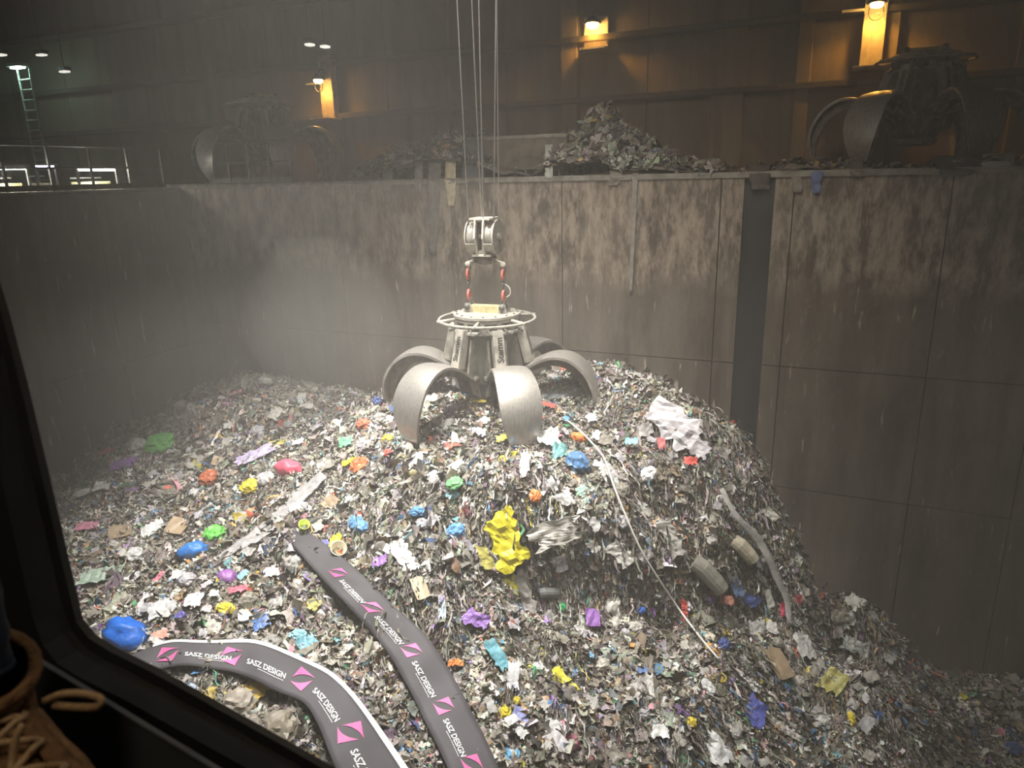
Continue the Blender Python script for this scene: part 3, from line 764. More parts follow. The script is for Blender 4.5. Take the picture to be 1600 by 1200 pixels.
pile('ledge_waste_pile', 545, 765, 'dark sloping waste pile spilling over the wall top beside the hopper lip', 2600, 0.07, 0.30, PD)
pile('ledge_waste_pile', 850, 1125, 'pale peaked waste pile on the wall top behind the hoist ropes', 3000, 0.08, 0.34, PG)
pile('ledge_waste_fringe', 1125, 1640, 'thin fringe of rags and dirt along the coping under the spare grab', 1300, 0.06, 0.26, PD)
pile('ledge_waste_fringe', 762, 852, 'thin row of scraps lying on top of the hopper lip', 120, 0.05, 0.14, PG)

def crumple_sheet(P00, P10, P01, P11, nu, nv, amp, outward, ragged=0.06):
    """bilinear sheet with folds; returns grid nu x nv x 3"""
    P = np.zeros((nu, nv, 3)); s1, s2, s3 = rng.uniform(0, 60, 3)
    L1 = np.linalg.norm(np.subtract(P10, P00)); L2 = np.linalg.norm(np.subtract(P01, P00))
    for i in range(nu):
        for j in range(nv):
            u = i / (nu - 1); v = j / (nv - 1)
            uu = u + ragged * (float(vnoise(v * 5 + s1, s2)) if i in (0, nu - 1) else 0) * 2
            p = (1 - uu) * (1 - v) * np.array(P00) + uu * (1 - v) * np.array(P10) + (1 - uu) * v * np.array(P01) + uu * v * np.array(P11)
            sc = 7.0
            n_ = float(vnoise(u * L1 * sc + s1, v * L2 * sc + s2)) + 0.6 * float(vnoise(u * L1 * sc * 2.6 + s3, v * L2 * sc * 2.6))
            ridge = abs(float(vnoise(u * L1 * 4 + s2, v * L2 * 4 + s3))) * 1.2
            P[i, j] = p + np.array(outward) * amp * (n_ + ridge)
    return P
def plastic(name, color, rough=0.45, alpha=1.0):
    key = 'plastic_' + name
    if key in MATS: return MATS[key]
    m = mat(key, color, rough, 0.0, var=0.22, scale=9, bump=0.5, bscale=16, spec=0.45)
    if alpha < 1.0:
        m.node_tree.nodes['Principled BSDF'].inputs['Alpha'].default_value = alpha
    return m
def hanging(name, px, y0, y1, w_, color, label, cat, dx=0, taper=0.6, fold=0.06):
    """cloth or film folded over the coping and hanging down the wall face"""
    Yf = YB - 0.05
    a = on_y(px - w_ / 2, y0, YB + 0.25); b = on_y(px + w_ / 2, y0, YB + 0.25)
    a2 = on_y(px - w_ / 2, max(y0 + 4, 281 - 0.025 * (px - 800)), Yf); b2 = on_y(px + w_ / 2, max(y0 + 4, 281 - 0.025 * (px - 800)), Yf)
    c = on_y(px + dx - w_ * taper / 2, y1, Yf); d = on_y(px + dx + w_ * taper / 2, y1, Yf)
    G1 = crumple_sheet(a, b, a2, b2, 7, 5, 0.05, (0, -1, 0.3), 0)
    G2 = crumple_sheet(a2, b2, c, d, 7, 16, fold, (0, -1, 0), 0.12)
    G2[:, 0] = G1[:, -1]; G2[..., 1] = np.minimum(G2[..., 1], YB - 0.015)
    o = MB().grid(np.concatenate([G1[:, :-1], G2], 1)).build(name, plastic(name + '%d' % px, color, 0.7), None, True, solid=0.008)
    tag(o, label, cat)
    return o
hanging('hanging_rag', 606, 262, 318, 16, (0.22, 0.2, 0.17), 'short grey rag hanging at the low end of the dark ledge pile', 'rag')
hanging('hanging_rag', 566, 272, 314, 22, (0.2, 0.18, 0.155), 'lumpy brown rag drooping at the very end of the dark ledge pile', 'rag')
hanging('hanging_rag', 655, 240, 300, 12, (0.26, 0.25, 0.24), 'narrow pale grey strip hanging from the dark ledge pile', 'rag')
hanging('hanging_rag', 679, 232, 398, 20, (0.19, 0.18, 0.165), 'long torn grey sheet hanging far down the wall below the beige cloth', 'rag', -2, 0.5, 0.09)
hanging('hanging_cloth', 704, 232, 322, 17, (0.62, 0.54, 0.38), 'long beige cloth strip hanging over the wall edge', 'cloth', 2, 0.6, 0.03)
hanging('hanging_film', 740, 218, 285, 34, (0.10, 0.11, 0.12), 'dark bin liner draped over the hopper lip corner', 'plastic film', -6, 0.5)
hanging('hanging_film', 858, 226, 262, 12, (0.48, 0.49, 0.44), 'pale plastic scrap dangling from the hopper lip', 'plastic film', -3, 0.4)
hanging('hanging_rag', 963, 258, 290, 20, (0.25, 0.22, 0.17), 'brown sock-like rag curling down from the pale ledge pile', 'rag', -6, 0.7)
hanging('hanging_film', 993, 258, 460, 9, (0.30, 0.28, 0.24), 'very long thin grey strip hanging down the wall from the pale pile', 'plastic film', -8, 0.5, 0.03)
hanging('hanging_rag', 1186, 255, 296, 34, (0.09, 0.075, 0.065), 'dark brown rag hanging over the top of the black guide slot', 'rag', 0, 0.8)
hanging('hanging_rag', 1246, 258, 300, 18, (0.24, 0.21, 0.17), 'tangled brown cord and rag looped below the coping', 'rag', 0, 0.8)
hanging('hanging_film', 1276, 258, 302, 20, (0.13, 0.17, 0.33), 'blue plastic bag hanging from the coping edge', 'plastic bag', -2, 0.6)
hanging('hanging_rag', 1338, 252, 276, 22, (0.13, 0.11, 0.09), 'small dark flap of cloth hanging under the spare grab', 'rag', 0, 0.8)
hanging('hanging_cloth', 1496, 244, 276, 70, (0.085, 0.09, 0.1), 'dark slate cloth draped over the coping below the spare grab', 'cloth', -8, 0.6, 0.10)
hanging('hanging_film', 1560, 240, 252, 50, (0.42, 0.42, 0.42), 'pale plastic film lying along the coping beside the slate cloth', 'plastic film', 0, 0.9)

# ------------------------------------------------------------------ railings, lamps, far hall
M_rail = mat('rail_steel', (0.16, 0.16, 0.15), 0.6, 0.3)
def railing(name, pts, posts, label, h=1.02, toe=True):
    a, b = np.array(pts[0]), np.array(pts[1]); root = empty(name, a); tag(root, label, 'railing', 'pit edge railings')
    d = b - a
    for k in range(posts):
        q = d * k / (posts - 1); MB().box(q + (0, 0, h / 2), (0.05, 0.05, h)).build('post', M_rail, root)
    for z in (0.52, h): MB().tube([(0, 0, z), d + np.array([0, 0, z])], 0.024, 6).build('rail', M_rail, root, True)
    if toe:
        ang = math.atan2(d[1], d[0]); MB().box(d / 2 + (0, 0, 0.07), (np.linalg.norm(d), 0.02, 0.13), Matrix.Rotation(ang, 3, 'Z')).build('toe_board', M_rail, root)
    return root
railing('guard_railing', ((XL - 0.3, 6.5, ZT + 0.03), (XL - 0.3, 15.0, ZT + 0.03)), 9, 'guard railing along the side wall in front of the walkway lamps')
xa = on_y(330, 285, YB + 0.3)[0]; xb = on_y(457, 285, YB + 0.3)[0]
railing('guard_railing', ((xa, YB + 0.3, ZT + 0.1), (xb, YB + 0.3, ZT + 0.1)), 5, 'guard railing on the long wall in front of the far shadowed grab')
xa = on_y(520, 285, YB + 0.9)[0]; xb = on_y(602, 285, YB + 0.9)[0]
railing('guard_railing', ((xa, YB + 2.6, ZT + 0.01), (xb, YB + 2.6, ZT + 0.01)), 3, 'short dim railing below the lamp pillar behind the dark ledge pile')

E_white = emitter('walkway_tube', (1.0, 0.97, 0.9), 38); E_blue = emitter('walkway_tube_blue', (0.72, 0.72, 1.0), 9); E_green = emitter('green_lamp', (0.6, 1.0, 0.85), 22)
E_sod = emitter('sodium_bulb', (1.0, 0.55, 0.12), 60); E_dim = emitter('dim_roof_lamp', (0.9, 0.85, 0.75), 1.1)
def walkway_lamp(px, py, X, em, label, energy, col, half=0.42):
    p = on_x(px, py, X); root = empty('walkway_lamp', (X, p[1], ZT)); tag(root, label, 'lamp', 'walkway lamps')
    h = p[2] - ZT
    for s in (-1, 1): MB().box((0, s * half, h / 2), (0.05, 0.05, h)).build('leg', M_rail, root)
    MB().box((0, 0, h + 0.05), (0.14, 2 * half + 0.1, 0.05)).build('hood', M_rail, root)
    MB().tube([(0, -half + 0.05, h), (0, half - 0.05, h)], 0.035, 8).build('tube', em, root, True)
    MB().box((-0.5, 0, h * 0.62), (0.08, 1.6 * half, 0.03)).build('cable_tray', M_rail, root)
    MB().box((-0.3, 0, 0.12), (0.04, 2 * half, 0.22)).build('kick_plate', mat('kick_plate', (0.4, 0.36, 0.2), 0.7), root)
    lo = lamp('walkway_light', 'POINT', (0, 0, h - 0.09), energy, col, None, 0.08); lo.parent = root
walkway_lamp(4, 263, XL - 0.75, E_white, 'brightest white walkway lamp above the side wall', 45, (1, 0.97, 0.88), 0.55)
walkway_lamp(151, 265, XL - 0.75, E_white, 'white walkway lamp in a small frame on the side wall', 26, (1, 0.97, 0.86), 0.55)
walkway_lamp(70, 260, XL - 4.0, E_blue, 'small bluish lamp set back behind the side railing', 3, (0.8, 0.8, 1.0), 0.3)
def roof_lamp(px, py, D, em, label, w_=0.35):
    p = at(px, py, D); root = empty('roof_lamp', p); tag(root, label, 'lamp', 'distant roof lamps')
    MB().box((0, 0, 0.10), (w_ * 1.2, 0.3, 0.14)).build('housing', M_dark, root); MB().box((0, 0, 0.0), (w_, 0.22, 0.06)).build('diffuser', em, root)
    MB().tube([(0, 0, 0.15), (0, 0, CAMZ + 12.9 - p[2])], 0.02, 6).build('stem', M_dark, root)
roof_lamp(65, 86, 30, E_dim, 'faint roof lamp just above the green lamp')
roof_lamp(101, 112, 30, E_dim, 'faint roof lamp beside the green lamp on the lattice mast')
roof_lamp(2, 86, 30, E_dim, 'faint roof lamp at the picture edge near the green lamp')
roof_lamp(484, 70, 23, E_dim, 'faint roof lamp above the smallest orange lamp pillar', 0.2)
roof_lamp(508, 73, 23, E_dim, 'second faint roof lamp above the smallest orange lamp pillar', 0.2)
p = at(36, 108, 30.0)
mast = empty('lattice_mast', (p[0], p[1], ZT)); tag(mast, 'thin lattice mast carrying a green lamp in the dark hall', 'mast')
H = p[2] - ZT
for sx in (-0.35, 0.35): MB().tube([(sx, 0, 0), (sx, 0, H)], 0.04, 6).build('upright', mat('mast_steel', (0.3, 0.32, 0.28), 0.6), mast)
for k in range(1, 12): MB().tube([(-0.35, 0, H * k / 12), (0.35, 0, H * k / 12)], 0.03, 6).build('rung', MATS['mast_steel'], mast)
MB().box((0, -0.2, H + 0.12), (0.75, 0.4, 0.12)).build('lamp_hood', MATS['mast_steel'], mast)
MB().box((0, -0.2, H + 0.03), (0.5, 0.26, 0.06)).build('lamp_glass', E_green, mast)
lo = lamp('green_light', 'POINT', (0, -0.25, H - 0.12), 34, (0.55, 1.0, 0.8), None, 0.1); lo.parent = mast

M_sodp = mat('lamplit_pale', (0.55, 0.5, 0.42), 0.8, var=0.25, scale=8, bump=0.3)  # lamp light worked into this paler tone; shaded pillar foot keeps hall colour
def lamp_pillar(px, ytop, ybot, label, energy):
    """wall pillar: lit stretch between a lamp at the top and a projecting plate below"""
    Yf = YH - 0.25
    pb = on_y(px, ybot, Yf); pt = on_y(px, ytop, Yf); root = empty('lamp_pillar', (pb[0], Yf, ZT)); tag(root, label, 'lamp', 'orange wall lamps on pillars')
    zb_ = pb[2] - ZT; zt = pt[2] - ZT
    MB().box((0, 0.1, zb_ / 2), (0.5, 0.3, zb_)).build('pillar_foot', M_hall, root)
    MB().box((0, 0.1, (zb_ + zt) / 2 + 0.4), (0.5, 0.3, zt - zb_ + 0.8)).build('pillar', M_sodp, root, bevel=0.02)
    MB().box((0, -0.2, zb_), (0.78, 0.75, 0.05)).build('plate', M_sodp, root, bevel=0.01)
    MB().tube([(0, 0, zt + 0.35), (0, -0.3, zt + 0.35), (0, -0.42, zt + 0.15)], 0.03, 8).build('arm', M_dark, root, True)
    MB().lathe([(0.24, 0), (0.20, 0.06), (0.1, 0.14), (0.05, 0.2)], 20, (0, -0.42, zt + 0.02)).build('shade', M_dark, root, True)
    MB().lathe([(0.02, -0.10), (0.13, -0.07), (0.15, 0.0), (0.10, 0.05)], 14, (0, -0.42, zt)).build('bulb', E_sod, root, True)
    MB().tube(link_pts((0, -0.42, zt - 0.16), 0, 0.2, 0.16), 0.012, 6, True).build('wire_cage', M_dark, root, True)
    MB().box((-0.5, -0.1, zt - 0.05), (0.5, 0.08, 0.06)).build('side_bracket', M_sodp, root)
    lo = lamp('sodium_light', 'SPOT', (0, -0.40, zt - 0.13), energy, (1.0, 0.44, 0.055), None, 0.06, 150, 0.5); lo.parent = root
lamp_pillar(515, 127, 187, 'smallest orange lamp pillar, above the short dim railing', 90)
lamp_pillar(1359, 12, 107, 'tall bright orange lamp pillar beside the spare grab', 150)
Yf = YH - 0.2; p = on_y(928, 40, Yf); pl = on_y(926, 76, Yf)
root = empty('bulkhead_lamp', (p[0], Yf, pl[2])); tag(root, 'glowing orange lamp on a wall bracket above the pale ledge pile', 'lamp')
h = p[2] - pl[2]
MB().box((0, 0.1, 0.0), (0.75, 0.5, 0.06)).build('bracket_shelf', M_sodp, root); MB().box((0, 0.25, h / 2 + 0.1), (0.7, 0.1, h + 0.3)).build('back_plate', M_sodp, root)
MB().lathe([(0.05, -0.1), (0.16, -0.06), (0.18, 0.02), (0.1, 0.1)], 16, (0, -0.15, h)).build('bulb', E_sod, root, True)
MB().lathe([(0.26, 0), (0.2, 0.08), (0.06, 0.18)], 16, (0, -0.15, h + 0.04)).build('shade', M_dark, root, True)
MB().tube([(0, 0.2, h + 0.3), (0, -0.15, h + 0.2)], 0.03, 6).build('arm', M_dark, root, True)
lo = lamp('sodium_light', 'SPOT', (0, -0.15, h - 0.14), 130, (1.0, 0.44, 0.055), None, 0.06, 160, 0.5); lo.parent = root

# ------------------------------------------------------------------ advertising banners lying across the heap
M_ban = mat('charcoal_banner_film', (0.085, 0.08, 0.088), 0.62, 0.0, var=0.12, scale=2, bump=0.15, bscale=3, spec=0.3)
M_pink = mat('banner_pink', (0.72, 0.13, 0.36), 0.5, var=0.1)
M_white = mat('banner_white', (0.82, 0.82, 0.82), 0.5, var=0.06)
def hdil(a_, b_):
    return np.max([height(a_ + i * 0.22, b_ + j * 0.22) for i in (-1, 0, 1) for j in (-1, 0, 1)], axis=0)
class Ribbon:
    def __init__(s, edge_a, edge_b, n=60, lift=0.2, sag=0.03):
        """edge_a, edge_b: matching picture points of the two long edges, dropped on the heap and lifted a little"""
        def P(e):
            out = []
            for (x, y) in e:
                q = hit(x, y, hsmooth); out.append(q + np.array([0, 0, lift]))
            return catmull(out, n)
        s.A, s.B = P(edge_a), P(edge_b); s.n = n
        mid = (s.A + s.B) / 2; d = np.concatenate([[0], np.cumsum(np.linalg.norm(np.diff(mid, axis=0), axis=1))])
        s.L = d[-1]; s.d = d; s.w = np.linalg.norm(s.A - s.B, axis=1).mean()
        s.ph = rng.uniform(0, 50)
    def at(s, u, v, off=0.0):
        """u metres along, v 0..1 from edge B (reading bottom) to edge A (reading top)"""
        u = min(max(u, 0), s.L - 1e-4); k = np.interp(u, s.d, np.arange(s.n)); i = min(int(k), s.n - 2); f = k - i
        a = s.A[i] * (1 - f) + s.A[i + 1] * f; b = s.B[i] * (1 - f) + s.B[i + 1] * f
        t = (s.A[i + 1] + s.B[i + 1]) - (s.A[i] + s.B[i]); nrm = np.cross(t, a - b); nrm /= np.linalg.norm(nrm) + 1e-9
        if nrm[2] < 0: nrm = -nrm
        wav = 0.018 * math.sin(u * 4.3 + s.ph + v * 2) + 0.02 * float(vnoise(u * 3 + s.ph, v * 2)) * 2 + 0.012 * math.sin(v * math.pi)
        return b + (a - b) * v + nrm * (wav + off)
    def build(s, name, label):
        P = np.array([[s.at(u, v) for v in np.linspace(0, 1, 9)] for u in np.linspace(0, s.L, 110)])
        o = MB().grid(P).build(name, M_ban, None, True, solid=0.004); tag(o, label, 'banner', 'torn advertising banners'); return o
    def flat(s, name, V, F, u0, v0, scale, mat_, parent, off=0.012):
        """map flat letters or marks (x along, y across, metres*scale) onto the ribbon"""
        vv = [s.at(u0 + x * scale, v0 + y * scale / s.w, off) for x, y in V]
        return MB().add(vv, F).build(name, mat_, parent)
_tv, _tf = text_mesh('SASZ DESIGN', 1.0, 0.02)
_tw = _tv[:, 0].max()
def subdivide_text(V, F): return V, F
def logo_parts():
    """two pink shapes facing each other across a dark swoosh, together a rhombus"""
    def arc(a, b, bow, n=8):
        a, b = np.array(a), np.array(b); d = b - a; nn = np.array([-d[1], d[0]])
        return [tuple(a + d * t + nn * bow * 4 * t * (1 - t)) for t in np.linspace(0, 1, n)]
    up = [(0.05, 0.5)] + arc((0.50, 0.0), (-0.40, 0.10), -0.13)
    dn = [(-0.05, -0.5)] + arc((-0.50, 0.0), (0.40, -0.10), -0.13)
    def fan(p): return [(x, y) for x, y in p], [(0, i, i + 1) for i in range(1, len(p) - 1)]
    return fan(up), fan(dn)
def dress(rb, ban, logos, texts, lh, th, lv=0.5, tvv=0.40, rot=R(48)):
    for i, u in enumerate(logos):
        for V, F in logo_parts():
            V = [(x * math.cos(rot) - y * math.sin(rot), x * math.sin(rot) + y * math.cos(rot)) for x, y in V]
            rb.flat('logo', V, F, u, lv, lh, M_pink, ban)
    for i, u in enumerate(texts):
        rb.flat('lettering', [(x, y - 0.35) for x, y in _tv], _tf, u, tvv, th, M_white, ban)
        V = []; F = []
        for k in range(14):
            x0 = _tw * (0.30 + 0.68 * k / 14); x1 = x0 + _tw * 0.035
            j = len(V); V += [(x0, -0.66), (x1, -0.66), (x1, -0.58), (x0, -0.58)]; F.append((j, j + 1, j + 2, j + 3))
        o = rb.flat('small_print', V, F, u, tvv, th, M_white, ban); o['kind'] = 'stuff'
# upper banner: reading top is the edge towards the grab side
rb1 = Ribbon([(470, 838), (545, 895), (610, 958), (665, 1010), (706, 1070), (735, 1125), (762, 1180), (790, 1240)],
             [(440, 846), (490, 905), (545, 965), (598, 1025), (640, 1095), (668, 1150), (692, 1200), (716, 1262)])
ban1 = rb1.build('advertising_banner', 'long charcoal banner strip with pink logos running down the heap below the clear film')
def u_of(rb, px, py):
    best = min(((proj(rb.at(u, 0.5))[0] - px) ** 2 + (proj(rb.at(u, 0.5))[1] - py) ** 2, u) for u in np.linspace(0, rb.L, 160)); return best[1]
lg = [u_of(rb1, 517, 908), u_of(rb1, 573, 956), u_of(rb1, 633, 1022), u_of(rb1, 683, 1109), u_of(rb1, 737, 1195)]
dress(rb1, ban1, lg, [g_ + 0.19 for g_ in lg[:-1]], 0.30, 0.098)
# lower banner with a white border along its upper edge
rb2 = Ribbon([(205, 1056), (275, 1033), (340, 1031), (395, 1031), (455, 1050), (515, 1078), (555, 1120), (600, 1180), (640, 1240)],
             [(215, 1085), (270, 1072), (335, 1074), (385, 1085), (440, 1112), (478, 1128), (500, 1160), (520, 1215), (545, 1270)], lift=0.31)
ban2 = rb2.build('advertising_banner', 'folded charcoal banner with a white border beside the window frame')
P = np.array([[rb2.at(u, v, 0.008) for v in (0.95, 1.0, 1.06)] for u in np.linspace(0.3, rb2.L, 100)])
MB().grid(P).build('white_border', M_white, ban2, solid=0.006)
lg = [u_of(rb2, 270, 1055), u_of(rb2, 360, 1053), u_of(rb2, 462, 1083), u_of(rb2, 534, 1152)]
dress(rb2, ban2, lg, [g_ + 0.24 for g_ in lg], 0.36, 0.106, 0.5, 0.40, R(30))
p = rb2.at(u_of(rb2, 352, 1056), 0.5, 0.02)

# ------------------------------------------------------------------ single pieces of litter that stand out
from mathutils import bvhtree
def frame_at(px, py, ang):
    p = hit(px, py); n = normal(np.array(p[0]), np.array(p[1]), hsmooth, 0.3); d = CAM - p; d /= np.linalg.norm(d)
    n = n + 0.45 * d; n /= np.linalg.norm(n)
    img = RGT * math.cos(ang) + UPV * math.sin(ang)
    tx = img - n * (img @ n); tx /= np.linalg.norm(tx); ty = np.cross(n, tx)
    return p, tx, ty, n, (p - CAM) @ FWD / FPX
_ico = None
def lump_mesh(seed, rough=1.0, sub=3):
    bm = bmesh.new(); bmesh.ops.create_icosphere(bm, subdivisions=sub, radius=1.0)
    for v in bm.verts:
        q = v.co * 1.6 + Vector((seed * 7.1, seed * 3.3, seed))
        a = 1 - abs(mnoise.noise(q)) * 1.1; c_ = mnoise.noise(q * 2.7) * 0.28 + (0.5 - abs(mnoise.noise(q * 5.0))) * 0.16
        v.co = v.co * (0.55 + 0.45 * a + c_ * rough)
    V = [tuple(v.co) for v in bm.verts]; F = [tuple(v.index for v in f.verts) for f in bm.faces]; bm.free(); return np.array(V), F
_seed = [0]
def place(name, kind, px, py, w_, h_, ang, color, label, cat, alpha=1.0, group=None):
    _seed[0] += 1; sd = _seed[0]
    p, tx, ty, n, sc = frame_at(px, py, R(ang)); p = p + n * (0.2 if 'tarpaulin' in label else 0.09); W = w_ * sc; H = h_ * sc * 1.2
    T = lambda V: [p + tx * v[0] + ty * v[1] + n * v[2] for v in V]
    m = plastic('c%.2f_%.2f_%.2f_%.1f' % (*color, alpha), color, 0.42, alpha)
    if kind == 'bag':
        V, F = lump_mesh(sd); V = V * (W / 2 * 1.15, H / 2 * 1.15, min(W, H) * 0.42); V[:, 2] += min(W, H) * 0.12
        o = MB().add(T(V), F).build(name, m, None, False)
    elif kind == 'smooth':
        V, F = lump_mesh(sd, 0.25); V = V * (W / 2 * 1.15, H / 2 * 1.15, min(W, H) * 0.6); V[:, 2] += min(W, H) * 0.2
        o = MB().add(T(V), F).build(name, m, None, True)
    elif kind == 'sheet':
        G = crumple_sheet((-W / 2, -H / 2, 0.05), (W / 2, -H / 2 * rng.uniform(0.6, 1.1), 0.05), (-W / 2 * rng.uniform(0.6, 1.1), H / 2, 0.05), (W / 2, H / 2, 0.05), 13, 11, min(0.12, 0.2 * min(W, H)), (0, 0, 1), 0.10)
        # ragged outline
        for i in range(13):
            for j in (0, 10): G[i, j, 1] += (0.16 * H) * float(vnoise(i * 0.9 + sd, j)) * 2
        o = MB().grid(np.array(T(G.reshape(-1, 3))).reshape(G.shape)).build(name, m, None, False, solid=0.004)
    elif kind == 'strip':
        c_ = np.cumsum(rng.standard_normal(14)) * 0.02 * W; c_ -= np.linspace(c_[0], c_[-1], 14)
        G = np.array([[(x, c_[i] + y * H * (0.7 + 0.5 * rng.random()), 0.05 + 0.25 * H * rng.random()) for y in (-0.5, -0.1, 0.2, 0.5)] for i, x in enumerate(np.linspace(-W / 2, W / 2, 14))])
        o = MB().grid(np.array(T(G.reshape(-1, 3))).reshape(G.shape)).build(name, m, None, False, solid=0.005)
    elif kind == 'card':
        G = np.array([[(x * W, y * H, 0.06 + 0.25 * W * (x * x) + 0.03 * rng.random()) for y in (-.5, 0, .5)] for x in (-.5, -.2, .1, .5)])
        G[-1, -1, :2] *= 0.8; G[0, 0, :2] *= 0.9
        o = MB().grid(np.array(T(G.reshape(-1, 3))).reshape(G.shape)).build(name, m, None, False, solid=0.014)
    elif kind == 'roll':
        r = H / 2
        b = MB(); b.tube([T([(-W / 2, 0, r * 0.6)])[0], T([(-W / 4, 0.04 * W, r * 0.75)])[0], T([(W / 4, 0.02 * W, r * 0.65)])[0], T([(W / 2, 0, r * 0.6)])[0]], [r * 0.9, r, r * 0.96, r * 0.85], 14)
        o = b.build(name, m, None, False)
    elif kind == 'tub':
        r = W / 2; o = MB().lathe([(r * 0.7, 0), (r * 0.75, 0), (r, H * 0.6), (r * 1.08, H * 0.62), (r * 1.08, H * 0.66), (r * 0.92, H * 0.64), (r * 0.68, 0.1 * H)], 18, p + n * 0.02, n + tx * 0.5).build(name, m, None, True)
    tag(o, label, cat, group)
    return o
BLUE = (0.05, 0.17, 0.55); BLUE2 = (0.13, 0.33, 0.62); TEAL = (0.14, 0.38, 0.46); GREEN = (0.13, 0.42, 0.10); GREEN2 = (0.18, 0.48, 0.28); YEL = (0.70, 0.56, 0.05); ORA = (0.80, 0.26, 0.08)
RED = (0.62, 0.10, 0.08); PINK = (0.72, 0.20, 0.27); PURP = (0.27, 0.13, 0.40); LIL = (0.42, 0.36, 0.52); WHT = (0.80, 0.79, 0.77); TAN = (0.42, 0.31, 0.20); CREAM = (0.62, 0.54, 0.38); GREY = (0.36, 0.35, 0.35); CYAN = (0.30, 0.58, 0.66); OLIVE = (0.42, 0.38, 0.10); DBLUE = (0.06, 0.09, 0.26); CORAL = (0.74, 0.33, 0.25); LIME = (0.5, 0.62, 0.10); MINT = (0.38, 0.62, 0.50); DGREY = (0.16, 0.17, 0.16)
B, S_, T_, K = 'plastic_bag', 'plastic_sheet', 'film_strip', 'cardboard_piece'
